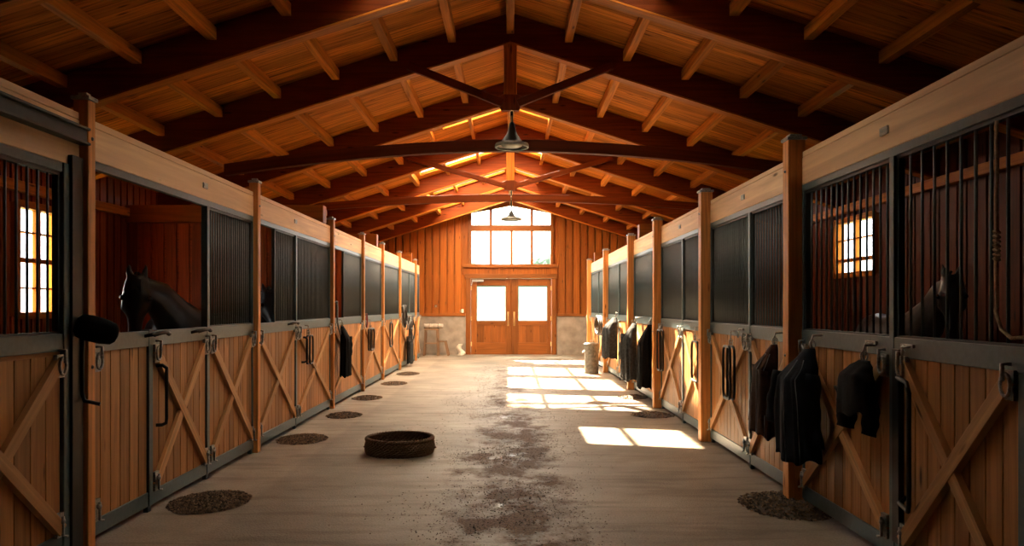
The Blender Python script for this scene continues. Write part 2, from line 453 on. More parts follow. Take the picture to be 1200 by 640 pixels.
while x < WR:
    xa, xb = x+.012, x+pitch-.035
    xm = (xa+xb)/2
    segs = []
    if xb < DX0-.02 or xa > DX1+.02: segs.append((1.33, roof(xm)+.05))
    else:
        segs.append((DZ+.02, WZ0-.05)) if WX0-.1 < xm < WX1+.1 else segs.append((DZ+.02, roof(xm)+.05))
        if WX0-.1 < xm < WX1+.1: segs.append((wtop(xm)+.1, roof(xm)+.05))
    if (xb < WX0-.1 or xa > WX1+.1) and not (xb < DX0-.02 or xa > DX1+.02): segs = [(DZ+.02, roof(xm)+.05)]
    for a, b in segs:
        if b-a > .03: mb.box(xa, xb, YB-.055, YB+.03, a, b)
    x += pitch
wall_back = struct(mb.build('wall_back', M['wallwood']))
# dado of bare concrete with a timber cap
mb = MB(); mb.box(WL, DX0-.02, YB-.05, YB+.02, 0, 1.27); mb.box(DX1+.02, WR, YB-.05, YB+.02, 0, 1.27)
struct(mb.build('wall_back_dado', M['concretewall'])).name = 'wall_back.001'
mb = MB(); mb.box(WL, DX0-.02, YB-.08, YB+.02, 1.27, 1.36); mb.box(DX1+.02, WR, YB-.08, YB+.02, 1.27, 1.36)
struct(mb.build('trim_1', M['doorwood'], bevel=.006))
# arched gable window
win = window_name()
fr = MB(); t = .10; y0, y1 = YB-.07, YB+.10
fr.box(WX0, WX0+t, y0, y1, WZ0, wtop(WX0)); fr.box(WX1-t, WX1, y0, y1, WZ0, wtop(WX1))
fr.box(WX0-.15, WX1+.15, y0-.05, y1, WZ0-.05, WZ0+.06)
fr.box(WX0+t, WX1-t, y0, y1, bz(271), bz(264))
fr.prism([(WX0, WZe-.12), (.02, WZc-.12), (.02, WZc+.03), (WX0, WZe+.03)], 1, y0, y1)
fr.prism([(.02, WZc-.12), (WX1, WZe-.12), (WX1, WZe+.03), (.02, WZc+.03)], 1, y0, y1)
for px in (575.3, 623.3): fr.box(bx(px)-.045, bx(px)+.045, y0+.01, y1-.02, WZ0+.06, wtop(bx(px))-.1)
fr.box(bx(599.5)-.045, bx(599.5)+.045, y0+.01, y1-.02, WZ0+.06, bz(270))
W = struct(fr.build(win, M['doorwood'], bevel=.006))
gl = MB(); gl.prism([(WX0+.02, WZ0), (WX1-.02, WZ0), (WX1-.02, WZe), (.02, WZc-.02), (WX0+.02, WZe)], 1, YB+.02, YB+.026)
gl.build('pane', M['glass'], W)
# small tooth blocks between door and window
mb = MB()
for i in range(12):
    xx = DX0+.12 + i*(DX1-DX0-.24)/11
    mb.box(xx-.085, xx+.085, YB-.05, YB+.02, bz(321), bz(314.5))
struct(mb.build('trim_2', M['wallwood'], bevel=.004))
# double doors
fr = MB(); y0, y1 = YB-.10, YB+.10
fr.box(DX0, DX0+.15, y0, y1, 0, DZ); fr.box(DX1-.15, DX1, y0, y1, 0, DZ); fr.box(DX0-.04, DX1+.04, y0-.02, y1, DZ-.13, DZ+.02)
fr.box(DX0+.1, DX1-.1, YB+.04, YB+.12, -.05, .05)
D = struct(fr.build('door_1', M['doorwood'], bevel=.006))
xa, xb = DX0+.155, DX1-.155; xm = (xa+xb)/2; zt = DZ-.135
for i, (a, b) in enumerate(((xa, xm-.012), (xm+.012, xb))):
    lf = MB(); y0, y1 = YB-.04, YB+.02
    gz0, gz1 = bz(376), bz(335)
    ga, gb = (a+.19, b-.17) if i == 0 else (a+.22, b-.14)
    lf.box(a, ga, y0, y1, .004, zt); lf.box(gb, b, y0, y1, .004, zt)
    if i == 0: lf.box(b-.03, b+.05, y1+.001, y1+.02, .004, zt)
    lf.box(ga, gb, y0, y1, gz1, zt); lf.box(ga, gb, y0, y1, gz0-.15, gz0); lf.box(ga, gb, y0, y1, .004, .40)
    lf.box(ga, gb, y1-.012, y1-.002, .38, gz0-.13); nb = 4
    for k in range(nb):
        u0 = ga + (gb-ga)*k/nb; u1 = ga + (gb-ga)*(k+1)/nb
        lf.box(u0+.004, u1-.004, y0+.02, y1-.005, .38, gz0-.13)
    leaf = lf.build('door_leaf', M['doorwood'], D, bevel=.005)
    gg = MB(); gg.box(ga-.01, gb+.01, YB-.012, YB-.006, gz0-.01, gz1+.01); gg.build('pane', M['frosted'], leaf)
    hd = MB(); hx = b-.09 if i == 0 else a+.09
    hd.box(hx-.03, hx+.03, y0-.012, y0, .95, 1.42)
    hd.tube([(hx, y0-.005, 1.0), (hx, y0-.07, 1.03), (hx, y0-.07, 1.33), (hx, y0-.005, 1.37)], .013)
    hd.build('door_handle', M['brass'], leaf)
    for hz in (.35, 1.2, 2.2):
        hh = MB(); hx = a+.01 if i == 0 else b-.01
        hh.box(hx-.02, hx+.02, y0-.012, y0+.005, hz-.07, hz+.07); hh.build('hinge', M['brass'], leaf)
cl = MB(); cl.box(xa+.04, xa+.42, YB-.12, YB-.045, zt-.10, zt-.03)
cl.bar((xa+.06, YB-.13, zt-.06), (xa+.02, YB-.13, zt-.22), .02, .02); cl.build('door_closer', M['metal'], D)
# switch boxes
for px, py, lab in ((511, 359, 'small ivory switch box on the orange boards, nearer the left stalls'), (541, 364.5, 'small ivory socket box on the orange boards beside the door frame')):
    s_ = MB(); s_.box(bx(px)-.07, bx(px)+.07, YB-.055, YB-.025, bz(py)-.06, bz(py)+.06)
    o = s_.build('switch_box', M['ivory'], bevel=.01); tag(o, lab, 'switch')
    r_ = MB(); r_.box(bx(px)-.02, bx(px)+.02, YB-.064, YB-.053, bz(py)-.03, bz(py)+.03); r_.build('switch', M['canvas'], o)

# ------------------------------------------------------------------ side walls (vertical boards), windows in them
def side_wall(name, X, o, wins):
    """o = direction into the barn"""
    mb = MB(); top = roof(X)+.1
    def seg(ya, yb, z0, z1, xa, xb): mb.box(min(xa, xb), max(xa, xb), ya, yb, z0, z1)
    y = YF-.2; cuts = sorted([v for w in wins for v in w[:2]]); edges = [YF-.2] + cuts + [YB+.2]
    for i in range(len(edges)-1):
        a, b = edges[i], edges[i+1]
        if i % 2 == 0: seg(a, b, -.12, top, X-o*.02, X-o*.14)
        else:
            w = [w for w in wins if abs(w[0]-a) < 1e-6][0]
            seg(a, b, -.12, w[2], X-o*.02, X-o*.14); seg(a, b, w[3], top, X-o*.02, X-o*.14)
    while y < YB:
        ya, yb = y+.01, y+.17
        hit = [w for w in wins if yb > w[0] and ya < w[1]]
        if hit:
            seg(ya, yb, 0, hit[0][2], X-o*.03, X+o*.02); seg(ya, yb, hit[0][3], top, X-o*.03, X+o*.02)
        else: seg(ya, yb, 0, top, X-o*.03, X+o*.02)
        y += .2
    struct(mb.build(name, M['stallwood'] if o > 0 else M['shadedstall']))
    for w in wins:
        a, b, z0, z1 = w; fr = MB(); x0, x1 = sorted((X-o*.10, X+o*.05))
        fr.box(x0, x1, a-.02, a+.07, z0-.02, z1+.02); fr.box(x0, x1, b-.07, b+.02, z0-.02, z1+.02)
        fr.box(x0, x1, a, b, z0-.04, z0+.05); fr.box(x0, x1, a, b, z1-.05, z1+.04)
        ym = (a+b)/2; xx0, xx1 = sorted((X-o*.05, X+o*.03))
        fr.box(xx0, xx1, ym-.03, ym+.03, z0, z1)
        nr = 4 if z1-z0 > 1.2 else 3
        for k in range(1, nr):
            zz = z0 + (z1-z0)*(k/nr if nr == 4 else (.27 if k == 1 else .64))
            hw = .03 if (nr == 4 and k == 2) or (nr == 3 and k == 1) else .011
            fr.box(xx0, xx1, a+.05, b-.05, zz-hw, zz+hw)
        W = struct(fr.build(window_name(), M['purlin'], bevel=.005))
        gl = MB(); gx = sorted((X-o*.06, X-o*.066)); gl.box(gx[0], gx[1], a, b, z0, z1); gl.build('pane', M['glass'], W)
side_wall('wall_left', WL, 1, [(9.27, 10.22, 1.48, 2.86), (15.2, 16.2, 1.7, 2.8), (20.2, 21.2, 1.7, 2.8)])
side_wall('wall_right', WR, -1, [(11.72, 13.19, 2.11, 3.03), (17.2, 18.4, 1.9, 2.9)])
mb = MB(); mb.box(WL-.2, WR+.2, YF-.2, YF, -.12, 5.7); struct(mb.build('wall_front', M['wallwood']))

# ------------------------------------------------------------------ roof trusses
TR = [-.2, 2.8, 5.75, 7.9, 10.1, 13.1, 16.1, 19.0, 21.9, 24.85]
RD = .38
names = {5.75: 'third', }
tl = {-.2: 'dark roof truss behind the viewpoint', 2.8: 'dark roof truss above the viewpoint, out of the lamp line',
      5.75: 'dark roof truss with plain rafters cut by both top corners of the view', 7.9: 'dark roof truss with lit lower edges, nearest whole pair of rafters',
      10.1: 'roof truss with crossing struts and tie beam above the nearer, larger lamp', 13.1: 'plain roof truss between the two pendant lamps, without struts',
      16.1: 'roof truss with struts and tie beam carrying the farther, smaller lamp', 19.0: 'plain roof truss just behind the farther pendant lamp',
      21.9: 'second roof truss from the gable wall window', 24.85: 'roof truss right against the gable wall window'}
for Y in TR:
    T = thing('roof_truss', (0, Y, 5.06), tl[Y], 'roof truss', 'dark timber trusses under the roof')
    for sd in (-1, 1):
        xe = (WL) if sd < 0 else (WR)
        r = MB(); z0 = 5.06
        P = [(0, z0), (xe, z0-S*abs(xe)), (xe, z0-S*abs(xe)+RD-.005), (0, z0+RD-.005)]
        b = 0; hw = .075
        for yy in (Y-hw, Y+hw):
            for x_, z_ in P: r.v.append(Vector((x_, yy, z_)))
        ru = random.random()*40
        U = [(x_+ru, z_) for x_, z_ in P] + [(x_+ru, z_+.2) for x_, z_ in P]
        for q in ((0,1,2,3), (7,6,5,4), (0,4,5,1), (1,5,6,2), (2,6,7,3), (3,7,4,0)):
            uu = [U[i] for i in q]
            if q == (0,4,5,1): uu = [(P[0][0]+ru, 0), (P[0][0]+ru, .15), (P[1][0]+ru, .15), (P[1][0]+ru, 0)]
            r.face(list(q) if sd > 0 else list(q)[::-1], uu if sd > 0 else uu[::-1], .5)
        rf_ = r.build('rafter', M['rafter'], T, bevel=.008)
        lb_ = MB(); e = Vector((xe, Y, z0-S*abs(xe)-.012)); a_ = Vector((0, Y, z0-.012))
        lb_.bar(a_, e, .165, .022); lb_.build('lit_edge_strip', M['purlin'], rf_, bevel=.004)  # paler strip, floor light on the rafter underside put in as wood colour
    if Y in (10.1, 16.1):
        k = 900/Y
        zj = EYE + (VY-(124 if Y == 10.1 else 219))/k
        sx = 1.33 if Y == 10.1 else 2.15
        zs = EYE + (VY-(80 if Y == 10.1 else 186))/k
        kp = MB(); kp.box(-.085, .085, Y-.07, Y+.07, zj+.05, 5.10); kp.build('king_post', M['purlin'], T, bevel=.008)
        jb = MB(); jb.prism([(-.19, zj+.06), (-.11, zj-.09), (.11, zj-.09), (.19, zj+.06), (.10, zj+.12), (-.10, zj+.12)], 1, Y-.12, Y-.02)
        jb.build('joint_block', M['rafter'], T, bevel=.006)
        for sd in (-1, 1):
            st = MB(); st.bar((sd*.10, Y-.115, zj), (sd*sx, Y-.115, zs), .075, .10, up=(0, 0, 1)); st.build('strut', M['rafter'], T, bevel=.006)
        # gently arched tie beam
        zc = EYE + (VY-(171 if Y == 10.1 else 232))/k; half = 3.75 if Y == 10.1 else 5.2
        drop = .32 if Y == 10.1 else .30
        rs = []
        for i in range(25):
            u = -1 + 2*i/24; xx = u*half; zz = zc - drop*abs(u)**1.8
            rs.append([(xx, Y-.05, zz-.075), (xx, Y+.06, zz-.075), (xx, Y+.06, zz+.075), (xx, Y-.05, zz+.075)])
        tb = MB(); tb.rings(rs)
        for i in range(len(tb.sm)): tb.sm[i] = False
        tb.build('tie_beam', M['rafter'], T, bevel=.006)
# purlins
px_l = [(0.0, 'ridge beam running the length of the roof under the peak')]
R0 = 3.46+.28
cnt = ['first', 'second', 'third', 'fourth', 'fifth', 'sixth', 'seventh']
for sd, nm in ((-1, 'left'), (1, 'right')):
    for k in range(7):
        x_ = sd*(.76*(k+1))
        if x_ < WL or x_ > WR: continue
        px_l.append((x_, 'orange purlin under the %s roof slope, %s down from the ridge' % (nm, cnt[k])))
for x_, lab in px_l:
    p = MB(); zt = roof(x_)-.006
    segs = [YF] + TR[0:] + [YB]
    ya = YF+.01
    for Y in TR + [YB+.06]:
        sl_ = ya > 13 and Y < 25 and x_ and -2.2 < x_ < .8
        pw = .035 if sl_ else .05
        p.box(x_-pw, x_+pw, ya, Y-.078, zt-((.11 if sl_ else .15) if x_ else .28), zt-.02*(1 if x_ else 0))
        ya = Y+.078
    tag(p.build('purlin' if x_ else 'ridge_beam', M['purlin'], bevel=.005), lab, 'roof beam', 'purlins under the roof boards' if x_ else None)
# straps: continuous timbers hidden above trusses keep purlins joined through the rafters

# pendant lamps
def lamp(Y, zrim, R, zhang, lab, hk=1.15):
    T = thing('pendant_lamp', (0.02, Y, zhang), lab, 'lamp', 'pendant lamps down the aisle')
    a = MB(); h = R*hk
    a.lathe([(.018, zrim+h+.0), (.035, zrim+h*.92), (.05, zrim+h*.7), (.07, zrim+h*.5), (.12, zrim+h*.28), (R*.75, zrim+h*.1), (R, zrim+.025), (R, zrim+.0), (R*.96, zrim+.0), (R*.7, zrim+h*.06), (.1, zrim+h*.22), (.02, zrim+h*.3)], (.02, Y, 0), 32)
    a.build('lamp_shade', M['lampmetal'], T)
    r = MB(); r.lathe([(R*1.0, zrim+.035), (R*1.03, zrim+.02), (R*1.03, zrim-.012), (R*.93, zrim-.012), (R*.93, zrim+.005)], (.02, Y, 0), 32); r.build('rim', M['lamprim'], T)
    d = MB(); d.lathe([(.01, zrim-.01), (R*.45, zrim-.005), (R*.62, zrim+.01), (R*.62, zrim+.03)], (.02, Y, 0), 24); d.build('diffuser', M['lamprim'], T)
    s_ = MB(); s_.tube([(.02, Y, zrim+h*.95), (.02, Y, zhang)], .016)
    s_.build('stem', M['lampmetal'], T)
    c = MB()
    n = max(2, int((zhang-zrim-h)/.09))
    for i in range(n):
        zc_ = zrim+h + (i+.5)*(zhang-zrim-h)/n
        pts = []
        for q in range(12):
            a_ = 2*PI*q/12; dx, dz = .026*math.cos(a_), .05*math.sin(a_)
            pts.append((.02+(dx if i % 2 else 0), Y-.0+(0 if i % 2 else dx), zc_+dz))
        c.tube(pts, .006, 6, closed=True)
    c.build('chain', M['brass'], T)
lamp(9.8, 1.6+(359-172)/900*9.8, .21, 1.6+(359-131)/900*9.8, 'larger dark pendant lamp with bell shade, hung nearest the viewer', 1.5)
lamp(15.8, 1.6+(359-257.5)/900*15.8, .205, 1.6+(359-223)/900*15.8, 'smaller-looking pendant lamp hanging in front of the gable window', .85)

# ------------------------------------------------------------------ stall fronts
def o_of(side): return 1 if side == 'L' else -1
def X_of(side): return XL if side == 'L' else XR
def sbox(mb, side, d0, d1, y0, y1, z0, z1, tone=None):
    """box on a stall front; d = distance out from the plane towards the aisle"""
    X, o = X_of(side), o_of(side)
    a, b = sorted((X+o*d0, X+o*d1)); mb.box(a, b, y0, y1, z0, z1, tone=tone)
def sp(side, d, y, z): return (X_of(side)+o_of(side)*d, y, z)
ZB0, ZB1, ZM0, ZM1, ZT0, ZT1, ZH = .05, .16, 1.29, 1.41, 2.525, 2.58, 2.85
def latch(mb, side, y, z, big=1.35):
    sbox(mb, side, -.002, .022, y-.030*big, y+.030*big, z-.075*big, z+.03*big)
    ring = [sp(side, .035, y+.026*big*math.cos(a), z-.03+.04*big*math.sin(a)) for a in [2*PI*i/12 for i in range(12)]]
    mb.tube(ring, .007*big, 6, closed=True)
    mb.tube([sp(side, .01, y, z+.05*big), sp(side, .05, y, z+.05*big), sp(side, .05, y, z-.01)], .008*big, 6)
def foot_bolt(mb, side, y, z):
    sbox(mb, side, -.002, .02, y-.035, y+.035, z-.05, z+.10)
    mb.tube([sp(side, .035, y, z+.08), sp(side, .035, y, z-.04), sp(side, .045, y+.03, z-.05)], .009, 6)
    mb.sphere(sp(side, .03, y, z+.05), .02, 8)
def ypx(side, px): return YL(px) if side == 'L' else YR(px)

def panel(F_, side, y0, y1, cross=True, door=False, handle=None, nplank=None, braceprot=.022, zb=ZB1, top_latch=(True, True), foot=(True, True)):
    """boarded lower panel, with its braces and fittings as children"""
    y0, y1 = sorted((y0, y1)); p = MB()
    sbox(p, side, -.045, -.035, y0, y1, zb-.005, ZM0+.005, tone=.1)
    n = nplank or max(3, round((y1-y0)/.135)); w = (y1-y0)/n
    for i in range(n):
        sbox(p, side, -.035, -.010, y0+i*w+.004, y0+(i+1)*w-.004, zb-.004, ZM0+.004)
    P = p.build('stall_door' if door else 'stall_panel', M['plank'], F_, bevel=.003)
    if cross:
        for k in (0, 1):
            a = (y0+.03, zb+.02) if k == 0 else (y0+.03, ZM0-.02)
            b = (y1-.03, ZM0-.02) if k == 0 else (y1-.03, zb+.02)
            bw = .10; dy, dz = b[0]-a[0], b[1]-a[1]; L = math.hypot(dy, dz); ny, nz = -dz/L*bw/2, dy/L*bw/2
            d1 = braceprot-.002 if k == 0 else braceprot+.003
            c = [(a[0]+ny, a[1]+nz), (a[0]-ny, a[1]-nz), (b[0]-ny, b[1]-nz), (b[0]+ny, b[1]+nz)]
            c = [(min(max(y, y0+.002), y1-.002), min(max(z, zb+.002), ZM0-.002)) for y, z in c]
            br = MB(); X, o = X_of(side), o_of(side); base = 0
            for dd in (-.012, d1):
                for y, z in c: br.v.append(Vector((X+o*dd, y, z)))
            ru, rv = random.random()*40, random.random()*40
            U = [(0, 0), (0, bw), (L, bw), (L, 0)]; U = [(u+ru, v+rv) for u, v in U]*2
            tn = random.random()
            for q in ((3,2,1,0), (4,5,6,7), (0,1,5,4), (1,2,6,5), (2,3,7,6), (3,0,4,7)):
                br.face(list(q), [U[i] for i in q], tn)
            br.build('brace', M['brace'], P, bevel=.003)
    for k, yy in enumerate((y0+.045, y1-.045)):
        if top_latch[k]:
            l = MB(); latch(l, side, yy, ZM0-.03); l.build('latch', M['darkmetal'] if y0 < 9 else M['metal'], P)
        if foot[k]:
            l = MB(); foot_bolt(l, side, yy, zb+.04); l.build('foot_bolt', M['darkmetal'], P)
    if handle:
        hy, z0, z1 = handle; h = MB(); hdir = .05
        h.tube([sp(side, .0, hy-.03, z1), sp(side, .045, hy-.02, z1+.004), sp(side, .07, hy, z1-.02), sp(side, .07, hy, z1-.06), sp(side, .07, hy, z0+.05), sp(side, .065, hy, z0+.012), sp(side, .04, hy-.02, z0), sp(side, .0, hy-.03, z0)], .014, 10)
        h.build('handle', M['black'], P)
    return P
def grille(F_, side, y0, y1, spacing, r, individual, z0=ZM1, z1=ZT0, label=None):
    y0, y1 = sorted((y0, y1)); fr = MB(); t = .022
    sbox(fr, side, -.05, -.012, y0, y0+t, z0, z1); sbox(fr, side, -.05, -.012, y1-t, y1, z0, z1)
    sbox(fr, side, -.05, -.012, y0, y1, z1-t, z1); sbox(fr, side, -.05, -.012, y0, y1, z0, z0+t*.6)
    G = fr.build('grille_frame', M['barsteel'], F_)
    n = max(2, round((y1-y0)/spacing)); w = (y1-y0)/n
    proto = None; allb = MB()
    for i in range(1, n):
        y = y0+i*w
        if individual:
            if proto is None:
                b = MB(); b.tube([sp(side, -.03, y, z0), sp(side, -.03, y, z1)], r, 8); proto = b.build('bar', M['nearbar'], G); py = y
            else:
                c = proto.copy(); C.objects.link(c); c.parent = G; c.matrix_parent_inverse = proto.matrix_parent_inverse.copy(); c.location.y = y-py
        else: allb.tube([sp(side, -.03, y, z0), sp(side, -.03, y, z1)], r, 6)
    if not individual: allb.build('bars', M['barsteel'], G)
    return G
def stall_front(side, ya, yb, label, mull_full=(), mull_low=(), group='stall fronts along the %s'):
    F_ = thing('stall_front', (X_of(side), (ya+yb)/2, 0), label, 'stall front', group % ('left side' if side == 'L' else 'right side'))
    fr = MB()
    sbox(fr, side, -.05, 0, ya, yb, ZB0, ZB1); sbox(fr, side, -.05, .004, ya, yb, ZM0, ZM1); sbox(fr, side, -.05, .0, ya, yb, ZT0, ZT1)
    sbox(fr, side, -.05, 0, ya, ya+.03, ZB1, ZT0); sbox(fr, side, -.05, 0, yb-.03, yb, ZB1, ZT0)
    for y in mull_full: sbox(fr, side, -.052, .008, y-.028, y+.028, ZB0, ZT0)
    for y in mull_low: sbox(fr, side, -.052, .008, y-.032, y+.032, ZB0, ZM1+.01)
    # feet standing on the slab
    for y in (ya+.04, yb-.04, *mull_full, *mull_low): sbox(fr, side, -.045, -.005, y-.025, y+.025, 0, ZB0+.01)
    fr.build('steel_frame', M['steel'], F_, bevel=.004)
    return F_
PW = {'L': (.045, .05, -.05), 'R': (.065, .11, -.03)}   # half width along y, out, in
def post(side, Y, label):
    hw, do, di = PW[side]
    mb = MB(); sbox(mb, side, di, do, Y-hw, Y+hw, 0, 2.95)
    o = mb.build('timber_post', M['post'], bevel=.008)
    tag(o, label, 'post', 'timber posts of the %s stalls' % ('left' if side == 'L' else 'right'))
    c = MB(); sbox(c, side, di-.012, do+.012, Y-hw-.012, Y+hw+.012, 2.95, 2.975)
    sbox(c, side, di+.02, do-.02, Y-hw+.02, Y+hw-.02, 2.97, 3.0); c.build('post_cap', M['darkmetal'], o, bevel=.004)
    for z in (1.2, 2.7):
        b = MB(); b.sphere(sp(side, do+.002, Y, z), .013, 8); b.build('bolt', M['darkmetal'], o)
def header(side, ya, yb, label, plate=None, z0=ZT1, z1=ZH):
    mb = MB(); sbox(mb, side, -.09, .0, ya, yb, z0, z1-.05, tone=.5); sbox(mb, side, -.09, -.002, ya, yb, z1-.047, z1, tone=.55)
    o = mb.build('header_beam', M['header'], bevel=.006)
    tag(o, label, 'beam', 'pale header beams over the %s stalls' % ('left' if side == 'L' else 'right'))
    if plate:
        p = MB(); sbox(p, side, 0, .012, plate-.05, plate+.05, z0+.10, z0+.15); p.build('nameplate', M['metal'], o, bevel=.002)
        q = MB(); sbox(q, side, .012, .014, plate-.04, plate+.04, z0+.115, z0+.135); q.build('plate_face', M['lamprim'], o)
    return o

# ---- left run
PL = [5.05, 8.42, 12.0, 14.5, 16.75, 19.35, 22.6]
pos_lab = ['nearest timber post of the left stalls, beside the open-topped bay with the black horse',
 'second timber post of the left stalls, next to the dense bar grille and X door', 'third timber post of the left stalls, with black cloth hung behind it',
 'fourth timber post of the left stalls, beside a red halter clip', 'fifth timber post of the left stalls, between two dark loop handles',
 'sixth timber post of the left stalls, with tangled tack hung on it', 'last thin timber post of the left stalls near the gable wall']
for y, lb in zip(PL, pos_lab): post('L', y, lb)
hw = .045
hl = ['pale header beam over the open bay of the black horse', 'pale header beam over the bay after the second left post',
      'pale header beam over the bay where the black cloth hangs, left side', 'short pale header beam over the fourth open left bay, brightly lit',
      'short pale header beam over the fifth left bay before the tangled tack', 'pale header beam over the sixth left bay past the tangled tack', 'last stub of pale header beam at the far left end']
E = PL + [23.65]
for i in range(len(PL)):
    ya, yb = E[i]+hw, E[i+1]-(hw if i < len(PL)-1 else 0)
    header('L', ya+.002, yb-.002, hl[i], plate={0: YL(240), 1: YL(346)}.get(i))
# bay A
F_ = stall_front('L', PL[0]+hw+.003, PL[1]-hw-.003, 'left stall front with open top, plain planks and two X panels beside black horse', mull_full=(YL(243.5),), mull_low=(YL(176),))
panel(F_, 'L', PL[0]+hw+.035, YL(176)-.033, cross=False, top_latch=(True, False), foot=(True, False))
panel(F_, 'L', YL(176)+.033, YL(243.5)-.03, door=True, handle=(YL(185), .66, 1.13))
panel(F_, 'L', YL(243.5)+.03, PL[1]-hw-.035)
grille(F_, 'L', YL(243.5)+.03, PL[1]-hw-.035, .06, .010, True)
# bay B
F_ = stall_front('L', PL[1]+hw+.003, PL[2]-hw-.003, 'left stall front between second and third posts, narrow gap showing a dark horse', mull_full=(YL(347),), mull_low=())
panel(F_, 'L', PL[1]+hw+.035, YL(347)-.033); panel(F_, 'L', YL(347)+.033, PL[2]-hw-.035, door=True, handle=(YL(354), .85, 1.18))
grille(F_, 'L', YL(323), YL(347)-.03, .055, .012, False); grille(F_, 'L', YL(347)+.03, PL[2]-hw-.035, .06, .011, False)
# bays C..G
cfg = [(2, 'left stall front after the third post, with jacket and half-open grille', (YL(403.5), 1), None),
       (3, 'left stall front after the fourth post, full dark grille and loop handle', (None, 0), YL(431)),
       (4, 'left stall front after the fifth post, full dark grille and slim loop handle', (None, 0), YL(456)),
       (5, 'left stall front behind the tangled tack, two dark grilles', (None, 0), None),
       (6, 'farthest short left stall front beside the gable wall', (None, 0), None)]
for i, lb, (gy, _), hy in cfg:
    a, b = E[i]+hw+.003, E[i+1]-(hw+.003 if i < 6 else .0)
    F_ = stall_front('L', a, b, lb, mull_full=((a+b)/2+.35,) if i == 5 else ())
    if i == 5:
        m_ = (a+b)/2+.35
        panel(F_, 'L', a+.032, m_-.03); panel(F_, 'L', m_+.03, b-.032, foot=(False, False))
        grille(F_, 'L', a+.03, m_-.03, .05, .013, False); grille(F_, 'L', m_+.03, b-.03, .05, .013, False)
    else:
        panel(F_, 'L', a+.032, b-.032, door=hy is not None)
        grille(F_, 'L', (gy or a+.03), b-.03, .05, .013, False)
# bay L0 (sliding door with hanging track)
ya, yb = 1.2, PL[0]-hw-.02
F_ = thing('stall_front', (XL, 3.1, 0), 'nearest left stall front, sliding barred door with big X brace at the left edge', 'stall front', 'stall fronts along the left side')
fr = MB()
sbox(fr, 'L', -.05, .0, ya, yb, ZB0, ZB1+.02); sbox(fr, 'L', -.05, .004, ya, yb, 1.32, 1.43); sbox(fr, 'L', -.05, 0, ya, yb, 2.44, 2.50)
for a, b in ((ya, ya+.07), (3.50, 3.60), (4.80, yb)): sbox(fr, 'L', -.055, .012, a, b, 0, 2.50)
fr.build('steel_frame', M['steel'], F_, bevel=.005)
bk = MB(); sbox(bk, 'L', -.052, .03, 4.86, yb-.0, .02, 2.56); bk.build('door_stile', M['black'], F_, bevel=.004)
for a, b in ((ya+.075, 3.495), (3.605, 4.795)):
    P = panel(F_, 'L', a, b, door=True, braceprot=.03, zb=.18, nplank=8 if b > 4 else 14)
    tpz = MB(); sbox(tpz, 'L', -.04, -.012, a, b, ZM0, 1.325); tpz.build('top_board', M['plank'], P)
    grille(F_, 'L', a, b, .10, .0085, True, z0=1.43, z1=2.44)
header('L', ya, PL[0]-hw-.012, 'nearest pale header beam on the left, crossed by a dark door track', z0=2.50, z1=2.86)
trk = MB(); sbox(trk, 'L', -.004, .05, ya, PL[0]-hw-.012, 2.66, 2.74); sbox(trk, 'L', .003, .075, ya, PL[0]-hw-.012, 2.74, 2.755); sbox(trk, 'L', .003, .075, ya, PL[0]-hw-.012, 2.645, 2.66)
tag(trk.build('door_track', M['barsteel'], bevel=.003), 'dark steel sliding door track along the nearest left header', 'track')

# ---- right run
PR = [6.28, 9.13, 12.1, 14.75, 18.6, 22.5]
rl = ['nearest timber post of the right stalls, between brown coat and navy coat', 'second timber post of the right stalls, next to the striped loop handles',
      'third timber post of the right stalls, beside a slim black jacket', 'fourth timber post of the right stalls, behind the widest dark jacket',
      'fifth timber post of the right stalls, near the metal bin', 'last timber post of the right stalls, behind the metal bin']
for y, lb in zip(PR, rl): post('R', y, lb)
hr = .065; ER = PR + [23.3]
hlab = ['pale header beam over the brown coat bay on the right', 'pale header beam over the second bay on the right, past the striped handle',
        'pale header beam over the third bay on the right, with an open gap below', 'pale header beam over the widest dark jacket, far right side',
        'bright header beam over the bay behind the metal bin', 'last stub of pale header beam at the far right end']
for i in range(len(PR)):
    header('R', ER[i]+hr+.002, ER[i+1]-(hr+.002 if i < 5 else 0), hlab[i], plate={0: YR(871), 1: YR(797)}.get(i))
header('R', 1.0, PR[0]-hr-.002, 'nearest pale header beam on the right with metal nameplate over the barred stall', plate=YR(1037))
# R0
a0, b0 = 3.40, PR[0]-hr-.003
F_ = stall_front('R', a0, b0, 'nearest right stall front, open bars above, navy coat and large X braces', mull_full=(YR(1046),))
fx = MB(); sbox(fx, 'R', -.055, .02, YR(1046)-.11, YR(1046)-.03, ZB1, ZM0+.05); fx.build('door_stile', M['black'], F_, bevel=.004)
panel(F_, 'R', YR(1046)+.03, b0-.032)
P = panel(F_, 'R', YR(1194), YR(1046)-.112, door=True, braceprot=.03)
h = MB(); hy = YR(1068)
ya_ = 900*2.33/(1050-598); yb_ = 900*2.28/(1065-598)
h.tube([sp('R', .0, ya_-.04, 1.15), sp('R', .05, ya_-.06, 1.175), sp('R', .08, yb_+.03, 1.16), sp('R', .08, yb_, 1.10), sp('R', .08, yb_, .9), sp('R', .08, yb_, .55), sp('R', .08, yb_, .46), sp('R', .075, yb_+.02, .42), sp('R', .05, ya_-.08, .43), sp('R', 0, ya_-.06, .46)], .014, 10)
h.build('handle', M['black'], P)
st = MB(); sbox(st, 'R', -.052, .008, a0+.03, YR(1194)-.005, ZB0, ZM0); st.build('door_stile', M['steel'], F_, bevel=.003)
grille(F_, 'R', YR(1046)+.03, b0-.03, .095, .0085, True)
grille(F_, 'R', a0+.03, YR(1046)-.03, .13, .0085, True)
